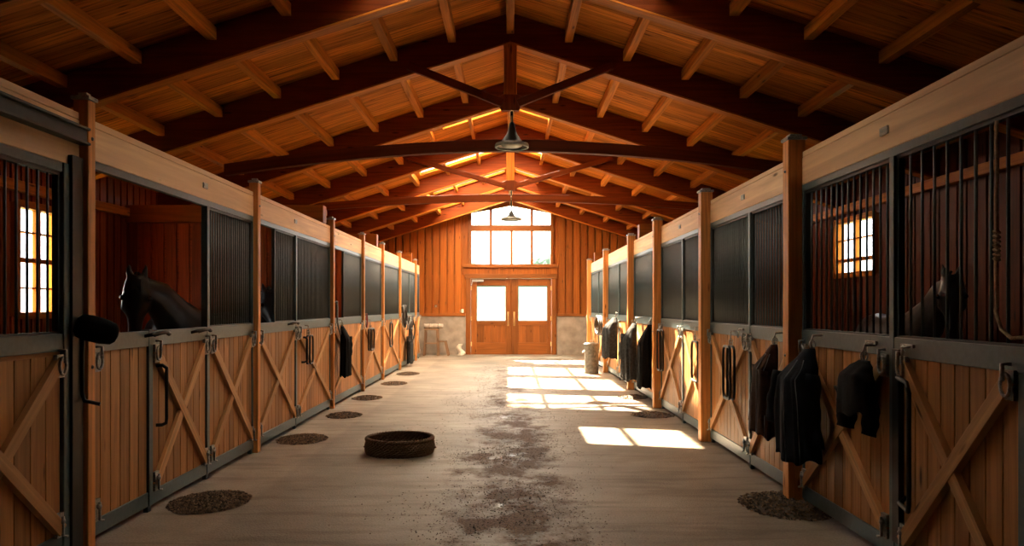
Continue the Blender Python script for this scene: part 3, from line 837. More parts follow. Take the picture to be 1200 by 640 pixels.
# R-1 (mostly outside the frame)
F_ = stall_front('R', 1.0, a0-.06, 'right stall front beside the viewpoint, just outside the picture')
panel(F_, 'R', 1.04, a0-.1, nplank=16); grille(F_, 'R', 1.03, a0-.09, .13, .0085, False)
pr = MB(); sbox(pr, 'R', -.05, 0, a0-.055, a0-.004, 0, ZT1); pr.build('door_stile', M['steel'], F_)
# R1
a, b = PR[0]+hr+.003, PR[1]-hr-.003
F_ = stall_front('R', a, b, 'second right stall front with dense bars, brown coat and striped loop handle', mull_full=(YR(878.5),))
panel(F_, 'R', a+.032, YR(878.5)-.03); panel(F_, 'R', YR(878.5)+.03, b-.032, door=True)
grille(F_, 'R', a+.03, YR(878.5)-.03, .075, .010, True); grille(F_, 'R', YR(878.5)+.03, b-.03, .07, .011, True)
# R2
a, b = PR[1]+hr+.003, PR[2]-hr-.003; m_ = YR(800)
F_ = stall_front('R', a, b, 'third right stall front with dark grilles and narrow black loop handle', mull_full=(m_,))
panel(F_, 'R', a+.032, m_-.03, door=True); panel(F_, 'R', m_+.03, b-.032)
grille(F_, 'R', a+.03, m_-.03, .055, .012, False); grille(F_, 'R', m_+.03, b-.03, .05, .013, False)
# R3
a, b = PR[2]+hr+.003, PR[3]-hr-.003
F_ = stall_front('R', a, b, 'fourth right stall front with a narrow unbarred gap beside its grille')
panel(F_, 'R', a+.032, b-.032); grille(F_, 'R', YR(763), b-.03, .05, .013, False)
for i, lb in ((3, 'fifth right stall front, behind the dark jackets, two grilles'), (4, 'sixth right stall front, behind the metal bin, two grilles'), (5, 'farthest short right stall front before the gable wall')):
    a, b = ER[i]+hr+.003, ER[i+1]-(hr+.003 if i < 5 else 0); m_ = (a+b)/2
    F_ = stall_front('R', a, b, lb, mull_full=(m_,) if i < 5 else ())
    if i < 5:
        panel(F_, 'R', a+.032, m_-.03); panel(F_, 'R', m_+.03, b-.032)
        grille(F_, 'R', a+.03, m_-.03, .05, .013, False); grille(F_, 'R', m_+.03, b-.03, .05, .013, False)
    else:
        panel(F_, 'R', a+.032, b-.032, foot=(False, False)); grille(F_, 'R', a+.03, b-.03, .05, .013, False)

# ---- partitions between the stalls (boarded, with a cap beam)
def partition(side, Y, label, ztop=2.9, full=True):
    x0, x1 = (WL+.03, XL-.10) if side == 'L' else (XR+.10, WR-.03)
    mb = MB(); mb.box(x0, x1, Y, Y+.03, 0, ztop)
    x = x0; 
    while x < x1-.05:
        xe = min(x+.19, x1); mb.box(x+.006, xe-.03, Y-.025, Y, 0.0, ztop); mb.box(x+.006, xe-.03, Y+.03, Y+.055, 0.0, ztop); x += .2
    T = mb.build('stall_partition', M['stallwood'])
    tag(T, label, 'partition', 'boarded partitions between stalls')
    b = MB(); b.box(x0, x1, Y-.10, Y+.12, ztop, ztop+.27); b.build('cap_beam', M['wallwood'], T, bevel=.008)
partition('L', 12.0, 'boarded partition behind the black horse in the open left bay')
partition('L', 16.75, 'boarded partition seen through the gap after the third left post')
partition('L', 22.6, 'boarded partition at the far end of the left stalls')
partition('R', 14.75, 'boarded partition behind the right stall with the small window')
partition('R', 22.5, 'boarded partition at the far end of the right stalls')
for side, Y in (('L', 23.62), ('R', 23.27)):
    x0, x1 = (WL+.03, XL-.06) if side == 'L' else (XR+.06, WR-.03)
    mb = MB(); x = x0
    while x < x1-.05:
        xe = min(x+.2, x1); mb.box(x, xe-.008, Y, Y+.04, 0, 2.85); x += .2
    tag(mb.build('end_panel', M['plank']), 'boarded end panel closing the %s row of stalls' % ('left' if side == 'L' else 'right'), 'partition')
for side in 'LR':
    X = WL+.03 if side == 'L' else WR-.03; o = o_of(side)
    mb = MB(); x0, x1 = sorted((X, X+o*.10)); z = 2.98 if side == 'L' else 3.13
    mb.box(x0, x1, YF, 11.85 if side == 'L' else 14.6, z, z+.13)
    tag(mb.build('wall_plate', M['purlin'], bevel=.006), 'horizontal timber plate along the outer wall inside the %s stalls' % ('left' if side == 'L' else 'right'), 'beam')
    mb = MB()
    # bedding inside
    x0, x1 = (WL+.03, XL-.08) if side == 'L' else (XR+.08, WR-.03)
    spans = [(YF+.05, 11.95, 'nearest'), (12.1, 16.7, 'middle'), (16.85, 22.5, 'farther')] if side == 'L' else [(YF+.05, 14.7, 'nearest'), (14.85, 22.4, 'farther')]
    for sa, sb, wd_ in spans:
        mb = MB(); nx, ny = 16, int((sb-sa)*4)
        for j in range(ny+1):
            for i in range(nx+1):
                xx = x0+(x1-x0)*i/nx; yy = sa+(sb-sa)*j/ny
                mb.v.append(Vector((xx, yy, .012+.010*noise.noise(Vector((xx*2, yy*2, 3))))))
        for j in range(ny):
            for i in range(nx):
                q = j*(nx+1)+i; mb.face([q, q+1, q+nx+2, q+nx+1], [(0, 0)]*4, .5, True)
        ob = mb.build('straw_bedding', M['straw']); tag(ob, 'brown bedding on the floor of the %s stalls on the %s side' % (wd_, 'left' if side == 'L' else 'right'), 'bedding', kind='stuff')

# ------------------------------------------------------------------ horses
def ring(c, ax, up, w, h, n=16, low=1.0):
    c = Vector(c); ax = Vector(ax).normalized(); up = Vector(up); sd = ax.cross(up).normalized(); up = sd.cross(ax).normalized()
    out = []
    for k in range(n):
        a = 2*PI*k/n; ss = math.sin(a); hh = h*(low if ss < 0 else 1)
        out.append(c + sd*(w*math.cos(a)) + up*(hh*ss))
    return out
def horse(label, H, heading, pollw, headdir, voxel=.02, face=None, hs=1.1):
    """H = chest base point on the floor; heading = unit vector the body faces; pollw = world position of poll;
    headdir = unit vector poll -> muzzle"""
    T = thing('horse', (H[0], H[1], 0), label, 'horse', 'black horses in the stalls')
    f_ = Vector((heading[0], heading[1], 0)).normalized(); s_ = Vector((-f_.y, f_.x, 0)); U = Vector((0, 0, 1)); H = Vector((H[0], H[1], .022))
    def P(a, b, z): return H + f_*a + s_*b + U*z
    mb = MB()
    tor = [(.10, 1.06, .10, .18), (.04, 1.07, .19, .28), (-.12, 1.10, .25, .34), (-.32, 1.13, .27, .37), (-.55, 1.12, .29, .36), (-.8, 1.10, .31, .36), (-1.02, 1.12, .29, .34), (-1.22, 1.16, .28, .33), (-1.40, 1.17, .26, .30), (-1.54, 1.15, .20, .24), (-1.62, 1.12, .10, .14)]
    mb.rings([ring(P(a, 0, z), -f_, U, w, h) for a, z, w, h in tor])
    pol = Vector(pollw); hd = Vector(headdir).normalized()
    n0 = P(-.22, 0, 1.18); mid1 = P(.02, 0, 1.28)*.72 + pol*.28; mid2 = P(.02, 0, 1.28)*.40+pol*.60 + Vector((0, 0, .06)); end = pol + Vector((0, 0, -.05))
    pts = [n0, mid1, mid2, end]; rad = [(.20, .36), (.14, .27), (.10, .20), (.085, .14)]
    R = []
    for i, p in enumerate(pts):
        d = pts[min(i+1, 3)]-pts[max(i-1, 0)]
        R.append(ring(p, d, U if abs(d.normalized().z) < .97 else -f_, *rad[i]))
    mb.rings(R)
    # head: rings along hd; 'front' of the face
    fc = Vector((*face, 0)).normalized() if face else f_
    fr = fc - hd*fc.dot(hd); fr.normalize()
    hds = [(-.07, .055, .06, .0), (-.02, .085, .10, -.02), (.07, .100, .125, -.04), (.16, .108, .135, -.05), (.25, .088, .125, -.055), (.34, .066, .095, -.04), (.43, .055, .074, -.03), (.51, .060, .068, -.028), (.57, .060, .062, -.03), (.61, .045, .042, -.035), (.625, .02, .02, -.035)]
    hds = [(t*hs, w*hs*(1.22 if t < .3 else 1.08), h*hs, off*hs) for t, w, h, off in hds]
    mb.rings([ring(pol+hd*t+fr*off, hd, fr, w, h) for t, w, h, off in hds])
    sdh = hd.cross(fr).normalized()
    # brow and cheek bulges
    for q in (-1, 1):
        mb.sphere(pol+hd*.15+sdh*q*.100+fr*.035, .042, 10)
        mb.sphere(pol+hd*.24+sdh*q*.075-fr*.07, .072, 10)
        e0 = pol+sdh*q*.062-hd*.02-fr*.0
        tip = e0 - hd*.20 + sdh*q*.022 + fr*.015
        mb.rings([ring(e0+(tip-e0)*t, tip-e0, fr, w, w*.62, 10) for t, w in ((-.15, .03), (.15, .038), (.45, .040), (.75, .026), (1.0, .006))])
        mb.sphere(pol+hd*.545+sdh*q*.035+fr*.03, .026, 8)
    # legs
    for a, b in ((-.02, -.15), (-.02, .15)):
        L_ = [(a-.08, 1.0, .10), (a-.03, .80, .085), (a, .62, .06), (a+.005, .48, .048), (a+.01, .43, .050), (a, .36, .036), (a, .20, .030), (a, .13, .040), (a+.03, .07, .036), (a+.05, .035, .056), (a+.055, .0, .066)]
        mb.rings([ring(P(x, b*(1 if z > .5 else .95), z), -U, f_, r*.85, r, 12) for x, z, r in L_])
    for a, b in ((-1.38, -.16), (-1.38, .16)):
        L_ = [(a+.02, 1.10, .20), (a+.07, .88, .15), (a+.07, .74, .10), (a-.06, .58, .060), (a-.14, .50, .055), (a-.13, .42, .042), (a-.10, .30, .034), (a-.08, .16, .032), (a-.07, .12, .040), (a-.04, .07, .036), (a-.02, .035, .056), (a-.01, .0, .066)]
        mb.rings([ring(P(x, b, z), -U, f_, r*.8, r, 12) for x, z, r in L_])
    body = mb.build('body', M['coat'], T)
    rm = body.modifiers.new('remesh', 'REMESH'); rm.mode = 'VOXEL'; rm.voxel_size = voxel; rm.use_smooth_shade = True
    sm = body.modifiers.new('smooth', 'SMOOTH'); sm.iterations = 4; sm.factor = .5
    for q in (-1, 1):
        e = MB(); e.sphere(pol+hd*.165+sdh*q*.128+fr*.030, .028, 12); e.build('eye', M['eye'], T)
    mn = MB()
    for i in range(70):
        t = i/69
        p = (pol*(1-t) + P(-.18, 0, 1.50)*t) + Vector((0, 0, .10*(1-t)+.02 + .03*math.sin(t*PI)))
        q = random.choice((-1, 1)) if t < .1 else 1
        off = s_*(q*(.05+.05*random.random())) + Vector((0, 0, -.14-.10*random.random()))
        mn.tube([p, p+off*.35+s_*q*.03, p+off], [.012, .014, .004], 5)
    for i in range(10):
        p = pol - hd*.03 + sdh*(i-4.5)*.008 + fr*.07
        mn.tube([p, p+hd*.06+fr*.02, p+hd*(.12+.03*random.random())+fr*.012], [.009, .009, .003], 5)
    mn.build('mane', M['hair'], T)
    tl_ = MB()
    for i in range(24):
        a = 2*PI*i/24; p = P(-1.60, 0, 1.26)
        tl_.tube([p, p-f_*.07+Vector((.03*math.cos(a), .03*math.sin(a), -.15)), p-f_*.08+Vector((.05*math.cos(a), .05*math.sin(a), -.5)), p-f_*.06+Vector((.03*math.cos(a), .03*math.sin(a), -.85))], [.015, .02, .02, .006], 5)
    tl_.build('tail', M['hair'], T)
    return T
horse('black horse with raised ears looking out of the open left stall', (-3.66, 8.72), (-.0, -1), (-3.90, 8.02, 1.84), (.06, -.20, -.97), face=(.43, -.9))
horse('dark horse mostly hidden in the narrow gap of the second left bay', (-3.75, 11.15), (1, -.10), (-3.37, 10.75, 1.76), (.25, -.35, -.88), voxel=.025, face=(.5, -.85))
horse('black horse behind the bars of the nearest right stall', (5.0, 9.30), (-.05, -1), (4.80, 8.35, 1.86), (-.10, -.20, -.96), face=(-.5, -.86))

# ------------------------------------------------------------------ garments and tack
def garment(name, label, cat, side, y, zt, length, prof, thick, mat, folds=9, amp=.10, sleeves=(), off=.03, skew=0, seams=False, group=None, hook=True, seed=1):
    off = max(off, .045)
    """prof: list of (v, half width, y shift) down the garment; it hangs from a hook at (y, zt)"""
    T = thing(name, sp(side, off, y, zt-length), label, cat, group)
    rnd = random.Random(seed); mb = MB(); R = []; nu, nv = 56, 30
    ph = [rnd.random()*6 for _ in range(4)]
    def ip(v, k):
        for a, b in zip(prof, prof[1:]):
            if a[0] <= v <= b[0]:
                t = (v-a[0])/(b[0]-a[0]); t = t*t*(3-2*t); return a[k]*(1-t)+b[k]*t
        return prof[-1][k]
    for j in range(nv+1):
        v = j/nv; a = ip(v, 1); sh = ip(v, 2); b = thick*.5*min(1, .30+v*2.6); tc_ = off + .012 + b
        z = zt - v*length; r = []
        for i in range(nu):
            u = 2*PI*i/nu
            fm = 1 + amp*min(1, v*1.8)*(math.sin(folds*u+ph[0]+v*1.5)+.6*math.sin((folds*1.7//1)*u+ph[1]-v*2))
            cu, su = math.cos(u), math.sin(u)
            yy = y+sh+a*math.copysign(abs(cu)**.8, cu)*(1+(fm-1)*.4)
            d = tc_ + b*math.copysign(abs(su)**.75, su)*(fm if su > 0 else 1)*.95
            d = max(d, .036)
            hz = z + (.018*math.sin(3*u+ph[2]) + .012*math.sin(7*u+ph[3]))*v
            r.append(sp(side, d, yy, hz))
        R.append(r)
    # hem turned inside
    cen = Vector((0, 0, 0))
    for p in R[-1]: cen += Vector(p)
    cen /= nu
    R.append([Vector(p).lerp(cen, .12)+Vector((0, 0, .02)) for p in R[-1]])
    R.append([Vector(p).lerp(cen, .4)+Vector((0, 0, .12)) for p in R[-2]])
    mb.rings(R)
    mb.build('garment_body', mat, T)
    for (y0, z0, y1, z1, r0, r1, d_) in sleeves:
        sl = MB(); rr = []
        for j in range(13):
            t = j/12; yy = y0+(y1-y0)*t + .02*math.sin(t*5+seed); zz = z0+(z1-z0)*t; rad = r0+(r1-r0)*t
            rad *= 1+.09*math.sin(t*17+seed); q = []
            for i in range(16):
                u = 2*PI*i/16; f2 = 1+.08*math.sin(3*u+t*6)
                q.append(sp(side, off+d_+rad*.75*math.sin(u)*f2, yy+rad*math.cos(u)*f2, zz+.01*math.sin(u)))
            rr.append(q)
        c0 = sum((Vector(p) for p in rr[-1]), Vector())/16
        rr.append([Vector(p).lerp(c0, .2)+Vector((0, 0, .015)) for p in rr[-1]])
        sl.rings(rr); sl.build('sleeve', mat, T)
    if seams:
        for us in (.30, .42):
            s_ = MB(); idx = int(us*nu); s_.tube([Vector(R[j][idx])+Vector((o_of(side)*.004, 0, 0)) for j in range(3, nv+1)], .0035, 6)
            s_.build('piping', M['seam'], T)
    if hook:
        hk = MB(); hk.tube([sp(side, .004, y, zt+.10), sp(side, off+.03, y, zt+.10), sp(side, off+.04, y, zt+.06), sp(side, off+.035, y, zt-.02)], .008, 8)
        hk.tube([sp(side, off+.035+.022*math.cos(a), y, zt+.03+.03*math.sin(a)) for a in [2*PI*i/12 for i in range(12)]], .006, 6, closed=True)
        hk.build('hook', M['metal'], T)
    return T
GJ = 'jackets hung on the right stall doors'
garment('coat', 'dark brown waxed coat hanging left of the nearest right post', 'coat', 'R', 6.62, 1.27, .78,
        [(0, .03, 0), (.06, .07, 0), (.25, .15, .03), (.7, .22, .07), (1, .23, .09)], .19, M['browncloth'], 8, .09,
        sleeves=[(6.80, 1.08, 6.92, .56, .07, .055, .12), (6.56, 1.05, 6.56, .50, .07, .05, .15)], seams=True, group=GJ, seed=3)
garment('coat', 'long navy coat with grey piping hanging right of the nearest right post', 'coat', 'R', 5.80, 1.28, .82,
        [(0, .03, 0), (.05, .07, 0), (.2, .17, .0), (.6, .26, .02), (1, .27, -.01)], .26, M['navy'], 9, .10,
        sleeves=[(5.98, 1.10, 6.12, .68, .075, .07, .22), (5.68, 1.10, 5.56, .58, .08, .065, .10)], seams=True, group=GJ, seed=5)
garment('jacket', 'short black jacket with two dangling sleeves beside the large X door', 'jacket', 'R', 4.95, 1.25, .34,
        [(0, .06, 0), (.12, .13, 0), (.4, .19, 0), (1, .22, 0)], .15, M['blackcloth'], 6, .05,
        sleeves=[(5.08, 1.06, 5.09, .80, .085, .07, .09), (4.81, 1.06, 4.80, .79, .075, .055, .07)], group=GJ, seed=8)
garment('jacket', 'slim black jacket hanging beside the third right post', 'jacket', 'R', 12.50, 1.30, 1.02,
        [(0, .03, 0), (.1, .10, 0), (.4, .20, 0), (1, .24, .05)], .22, M['blackcloth'], 9, .12,
        sleeves=[(12.62, 1.05, 12.72, .45, .08, .06, .12)], group=GJ, seed=11)
garment('jacket', 'wide dark grey jacket with spread sleeves hanging by the fourth right post', 'jacket', 'R', YR(755), 1.30, .98,
        [(0, .05, 0), (.1, .16, 0), (.4, .30, 0), (1, .38, 0)], .26, M['darkgreycloth'], 10, .12, off=.12,
        sleeves=[(YR(755)+.35, 1.1, YR(755)+.95, .60, .15, .12, .12), (YR(755)+.1, 1.1, YR(755)+.15, .35, .12, .10, .20)], group=GJ, seed=13, hook=True)
garment('jacket', 'dark rumpled jacket hanging beside the metal bin', 'jacket', 'R', YR(727), 1.36, .86,
        [(0, .08, 0), (.15, .3, 0), (.5, .42, 0), (1, .36, 0)], .30, M['darkgreycloth'], 10, .14, off=.06,
        sleeves=[(YR(727)+.3, 1.2, YR(727)+.45, .62, .12, .10, .16)], group=GJ, seed=17)
garment('jacket', 'black cloth jacket hanging just past the third left post', 'jacket', 'L', YL(395), 1.28, .80,
        [(0, .04, 0), (.1, .12, 0), (.5, .16, 0), (1, .20, 0)], .16, M['blackcloth'], 8, .12,
        sleeves=[(YL(395)+.22, 1.1, YL(395)+.32, .78, .07, .05, .10)], seed=19)
garment('saddle_cloth', 'dark narrow cloth hanging below the tangled tack on the left', 'cloth', 'L', YL(475), .80, .72,
        [(0, .3, 0), (.1, .32, 0), (.5, .30, 0), (1, .30, 0)], .14, M['darkgreycloth'], 8, .12, off=.04, hook=False, seed=23)

# strap loops hung from the rails
def strap_loop(label, side, y, zt, w, h, mat, r=.012, d=.05, double=True, group='strap loops hung on the stall rails'):
    T = thing('strap_loop', sp(side, d, y, zt-h), label, 'strap', group)
    for k in range(2 if double else 1):
        dd = d + k*.035; pts = []
        n = 28
        for i in range(n):
            a = 2*PI*i/n; ca, sa = math.cos(a), math.sin(a)
            pts.append(sp(side, dd, y+k*.03+w/2*math.copysign(abs(ca)**.35, ca), zt-h/2+h/2*math.copysign(abs(sa)**.35, sa)))
        m_ = MB(); m_.tube(pts, r, 8, closed=True); m_.build('strap', mat, T)
    c = MB(); c.tube([sp(side, .004, y, 1.34), sp(side, d, y, 1.34), sp(side, d, y, zt-.005)], .006, 6)
    for q in range(2): c.tube([sp(side, d+.02*math.cos(a), y, zt+.025+q*.03+.02*math.sin(a)) for a in [2*PI*i/10 for i in range(10)]], .005, 6, closed=True)
    c.build('clip', M['metal'], T)
strap_loop('wide double black strap loop on the second right stall door', 'R', YR(862), 1.18, .26, .55, M['black'], .014)
strap_loop('slim black strap loop just past the second right post', 'R', YR(819), 1.16, .34, .50, M['black'], .016, double=False)
strap_loop('thin dark strap loop beside the third right post', 'R', YR(779), 1.24, .26, .62, M['leather'], .014)
strap_loop('black strap loop in the second left bay, on the door behind the steel post', 'L', YL(357), 1.20, .16, .38, M['black'], .012)
strap_loop('squarish black strap loop just past the fourth left post', 'L', YL(431), 1.16, .38, .42, M['black'], .018)
strap_loop('tall thin black strap loop just past the fifth left post', 'L', YL(456), 1.22, .32, .55, M['black'], .017, double=False)

# tangled tack on the sixth left post
T = thing('bridle_bundle', sp('L', .1, 19.6, .7), 'tangled grey and dark bridle straps hanging on the sixth left post', 'bridle')
rnd = random.Random(4)
for i in range(9):
    m_ = MB(); w = .12+.2*rnd.random(); h = .3+.45*rnd.random(); cy = 19.7+.5*rnd.random(); zt = 1.35 if i > 2 else 1.62; n = 22; pts = []
    if i < 3: h = .55; w = .16; cy = 19.5
    for k in range(n):
        a = 2*PI*k/n; pts.append(sp('L', .10+.02*i+.02*math.sin(3*a+i), cy+w*math.cos(a)*(1-.4*math.sin(a)), zt-h/2+h/2*math.sin(a)))
    m_.tube(pts, .016+.01*rnd.random(), 6, closed=True); m_.build('strap', M[['halter', 'leather', 'black'][i % 3]], T)
m_ = MB(); m_.tube([sp('L', .0, 19.6, 1.6), sp('L', .12, 19.6, 1.6), sp('L', .12, 19.6, 1.55)], .012); m_.build('hook', M['metal'], T)
T = thing('halter', sp('L', .1, 14.72, 1.15), 'short red halter webbing clipped beside the fourth left post', 'halter')
m_ = MB(); m_.tube([sp('L', .05, 14.72+.06*math.cos(a), 1.33+.13*math.sin(a)) for a in [2*PI*i/14 for i in range(14)]], .014, 6, closed=True); m_.build('webbing', M['redweb'], T)
m_ = MB(); m_.tube([sp('L', .0, 14.72, 1.45), sp('L', .05, 14.72, 1.45)], .008); m_.build('hook', M['metal'], T)
T = thing('halter', sp('L', .1, 12.2, 1.2), 'grey rope halter draped over the rail above the black jacket, left side', 'halter')
m_ = MB(); m_.tube([sp('L', .05, 12.2+.03*t, 1.68-.5*t*t) if t < 1 else sp('L', .08, 12.25+.12*(t-1), 1.20-.1*(t-1)) for t in [i/6 for i in range(12)]], .016, 8); m_.build('rope', M['halter'], T)
m_ = MB(); m_.tube([sp('L', .0, 12.2, 1.66), sp('L', .05, 12.2, 1.68)], .01); m_.build('hook', M['metal'], T)

# padded bracket at the nearest left post
T = thing('blanket_bracket', sp('L', .08, 5.12, .95), 'black padded bracket with iron hook on the nearest left post', 'bracket')
m_ = MB()
pr = [(-.16, .045), (-.13, .075), (-.05, .085), (.06, .082), (.14, .07), (.17, .045), (.18, .01)]
R = []
for t, r in pr: R.append(ring(Vector(sp('L', .14+t*.62, 4.93+t*.35, 1.45-t*.22)), Vector((.62, .35, -.22)), (0, 0, 1), r*.95, r))
m_.rings(R); m_.build('pad', M['blackcloth'], T)
m_ = MB(); m_.tube([sp('L', .035, 5.02, 1.45), sp('L', .035, 4.97, 1.43), sp('L', .035, 4.96, 1.3), sp('L', .035, 4.96, 1.04), sp('L', .05, 4.96, .99), sp('L', .14, 4.98, .965)], .013, 8)
m_.tube([sp('L', .035, 5.02, 1.45), sp('L', .10, 4.93, 1.47)], .014, 8)
m_.build('iron_hook', M['black'], T)
# door pull hooks (T shaped) on rails of left bay A
for y, lb in ((YL(180), 'black iron swing latch over the first X door on the left'), (YL(232), 'black iron swing latch beside the dense left grille'), (YL(341), 'black iron swing latch in the second left bay')):
    m_ = MB(); m_.tube([sp('L', .004, y-.16, 1.37), sp('L', .05, y-.10, 1.385), sp('L', .06, y+.10, 1.395), sp('L', .05, y+.16, 1.38)], [.012, .016, .016, .02], 8)
    m_.tube([sp('L', .004, y, 1.37), sp('L', .055, y, 1.385)], .012, 8)
    tag(m_.build('swing_latch', M['black']), lb, 'latch', 'swing latches on the left rail')
for px, lb in ((1023, 'metal hook plate above the short black jacket on the right rail'), (1066, 'metal hook with snap above the tall black door handle'), (870, 'steel slide bolt on the second right rail')):
    y = YR(px); m_ = MB(); sbox(m_, 'R', .004, .02, y-.07, y+.07, 1.355, 1.375); m_.tube([sp('R', .01, y-.05, 1.365), sp('R', .05, y, 1.355), sp('R', .01, y+.05, 1.365)], .008, 8)
    m_.tube([sp('R', .045, y, 1.355), sp('R', .045, y, 1.28)], .008, 8)
    tag(m_.build('rail_hook', M['metal']), lb, 'hook', 'hooks on the right rail')
# rope hanging on right bars
T = thing('lead_rope', sp('R', -.2, 3.70, 1.5), 'pale tan lead rope hanging behind the bars at the right edge', 'rope')
yr = YR(1168)
m_ = MB(); pts = [sp('R', .0+.0, yr, 2.50-.1*i) for i in range(10)] + [sp('R', .01, yr-.01, 1.58), sp('R', .01, yr-.05, 1.49), sp('R', .01, yr-.12, 1.45), sp('R', .01, yr-.25, 1.46)]
m_.tube([(p[0], p[1]+.004*math.sin(i*2), p[2]) for i, p in enumerate(pts)], .009, 8); m_.build('rope', M['rope'], T)
m_ = MB()
for i in range(7): m_.tube([sp('R', .0+.013*math.cos(a), yr+.013*math.sin(a), 1.96-.022*i+.006*math.sin(a)) for a in [2*PI*k/10 for k in range(10)]], .006, 6, closed=True)
m_.build('knot', M['rope'], T)

# ------------------------------------------------------------------ basket
T = thing('woven_basket', (-1.21, 8.35, 0), 'round low brown wicker basket standing on the aisle floor', 'basket')
cx, cy, R0_ = -1.21, 8.42, .355
m_ = MB()
for j in range(8):
    z = .012+j*.0185; rr = R0_ + .012*math.sin(j*.5) - .004*j*0
    for ph in (0, PI):
        pts = []
        for k in range(150):
            a = 2*PI*k/150; q = 22*a+ph+j*1.2
            pts.append((cx+(rr+.010*math.cos(q))*math.cos(a), cy+(rr+.010*math.cos(q))*math.sin(a), z+.010*math.sin(q)+.004*math.sin(3*a+j)))
        m_.tube(pts, .0095, 5, closed=True)
m_.build('woven_side', M['wicker'], T)
m_ = MB()
for ph in (0, 2*PI/3, 4*PI/3):
    m_.tube([(cx+(R0_+.016*math.cos(20*a+ph))*math.cos(a), cy+(R0_+.016*math.cos(20*a+ph))*math.sin(a), .158+.014*math.sin(20*a+ph)) for a in [2*PI*k/160 for k in range(160)]], .011, 6, closed=True)
m_.build('rim', M['wicker'], T)
m_ = MB()
for j in range(16):
    r_ = .02+j*.0215; m_.tube([(cx+r_*math.cos(a), cy+r_*math.sin(a), .014) for a in [2*PI*k/60 for k in range(60)]], .0125, 6, closed=True)
m_.build('base', M['wicker'], T)
for a0 in (PI*.98, -.05):
    m_ = MB(); c0 = Vector((cx+(R0_+.012)*math.cos(a0), cy+(R0_+.012)*math.sin(a0), .07)); dr = Vector((math.cos(a0), math.sin(a0), 0))
    m_.tube([c0+Vector((0, -.035, 0)), c0+dr*.03+Vector((0, -.02, -.012)), c0+dr*.03+Vector((0, .02, -.012)), c0+Vector((0, .035, 0))], .008, 6); m_.build('handle', M['wicker'], T)

# ------------------------------------------------------------------ feed piles beside the stalls
def feed_pile(X, Y, rx, ry, label, seed, n=1500, grate=False):
    rnd = random.Random(seed); mb = MB(); nr, na = 10, 40; b = 0
    mb.v.append(Vector((X, Y, .035)))
    for j in range(1, nr+1):
        t = j/nr
        for k in range(na):
            a = 2*PI*k/na; q = 1+.10*noise.noise(Vector((math.cos(a)*1.5+seed, math.sin(a)*1.5, t)))
            mb.v.append(Vector((X+rx*t*q*math.cos(a), Y+ry*t*q*math.sin(a), .002+.033*(1-t*t)+.006*noise.noise(Vector((t*9, a*4, seed)))*(1-t))))
    for k in range(na): mb.face([0, 1+k, 1+(k+1) % na], [(0, 0)]*3, .1, True)
    for j in range(nr-1):
        for k in range(na):
            a0 = 1+j*na+k; a1 = 1+j*na+(k+1) % na; mb.face([a0, a0+na, a1+na, a1], [(0, 0)]*4, .1, True)
    for i in range(n):
        a = rnd.random()*2*PI; t = math.sqrt(rnd.random())*1.08
        px_, py_ = X+rx*t*math.cos(a), Y+ry*t*math.sin(a); z = .003+.035*max(0, 1-t*t); r = .009+.012*rnd.random(); aa = rnd.random()*PI
        d = Vector((math.cos(aa), math.sin(aa), .2))*r; e = Vector((-math.sin(aa), math.cos(aa), .1))*r*.5; u = Vector((0, 0, r*.6)); c = Vector((px_, py_, z+r*.3))
        bb = len(mb.v); mb.v += [c-d, c-e, c+d, c+e, c+u, c-u*.5]
        tn = rnd.random()**1.5
        for q in ((0,1,4), (1,2,4), (2,3,4), (3,0,4), (1,0,5), (2,1,5), (3,2,5), (0,3,5)): mb.face([bb+i_ for i_ in q], [(0, 0)]*3, tn)
    tag(mb.build('feed_pile', M['feed']), label, 'feed pile', 'spilled feed piles along the stalls', 'stuff')
def fl(px, py): Y = F*EYE/(py-VY); return ((px-VX)/F*Y, Y)
for i, (px, py, rx, ry, lb) in enumerate([(246, 589, .29, .34, 'brown feed pile nearest the viewer on the left, below the first X door'), (354, 515.5, .27, .34, 'round feed pile by the second left post'),
     (403, 487.5, .24, .30, 'feed pile just before the third left post'), (430, 467, .24, .32, 'feed pile below the third left bay with the black jacket'), (462, 450, .25, .35, 'feed pile below the fourth left bay'),
     (478, 438.5, .25, .4, 'farthest small feed pile on the left near the tangled tack')]):
    X, Y = fl(px, py); feed_pile(X, Y, rx, ry, lb, i+1, 2200 if i < 2 else 700)
for i, (px, py, rx, ry, lb) in enumerate([(925, 593, .36, .42, 'loose feed pile at the foot of the nearest right post'), (765, 487, .3, .3, 'faint feed pile in the sunlit patch by the third right post'),
     (742, 466, .25, .3, 'small feed pile in the sunlight below the wide grey jacket')]):
    X, Y = fl(px, py); feed_pile(X, Y, rx, ry, lb, i+20, 1000 if i == 0 else 250)
# chaff scattered down the aisle
rnd = random.Random(2); mb = MB()
for i in range(14000):
    Y = 3.9+rnd.random()**1.5*17; X = rnd.gauss(.02, .42 if Y < 9 else .6)
    if noise.noise(Vector((X*1.3, Y*.9, 5))) < -.05 and rnd.random() < .8: continue
    if abs(X+1.21) < .45 and abs(Y-8.4) < .45: continue
    r = .003+.007*rnd.random(); aa = rnd.random()*PI; c = Vector((X, Y, .004)); d = Vector((math.cos(aa), math.sin(aa), 0))*r; e = Vector((-math.sin(aa), math.cos(aa), 0))*r*.35; u = Vector((0, 0, .006))
    bb = len(mb.v); mb.v += [c-d, c-e, c+d, c+e, c+u]
    tn = rnd.random()**2
    for q in ((0,1,4), (1,2,4), (2,3,4), (3,0,4), (3,2,1,0)): mb.face([bb+k for k in q], [(0, 0)]*len(q), tn)
tag(mb.build('scattered_chaff', M['chaff']), 'dark straw and dirt scattered down the middle of the aisle', 'chaff', kind='stuff')

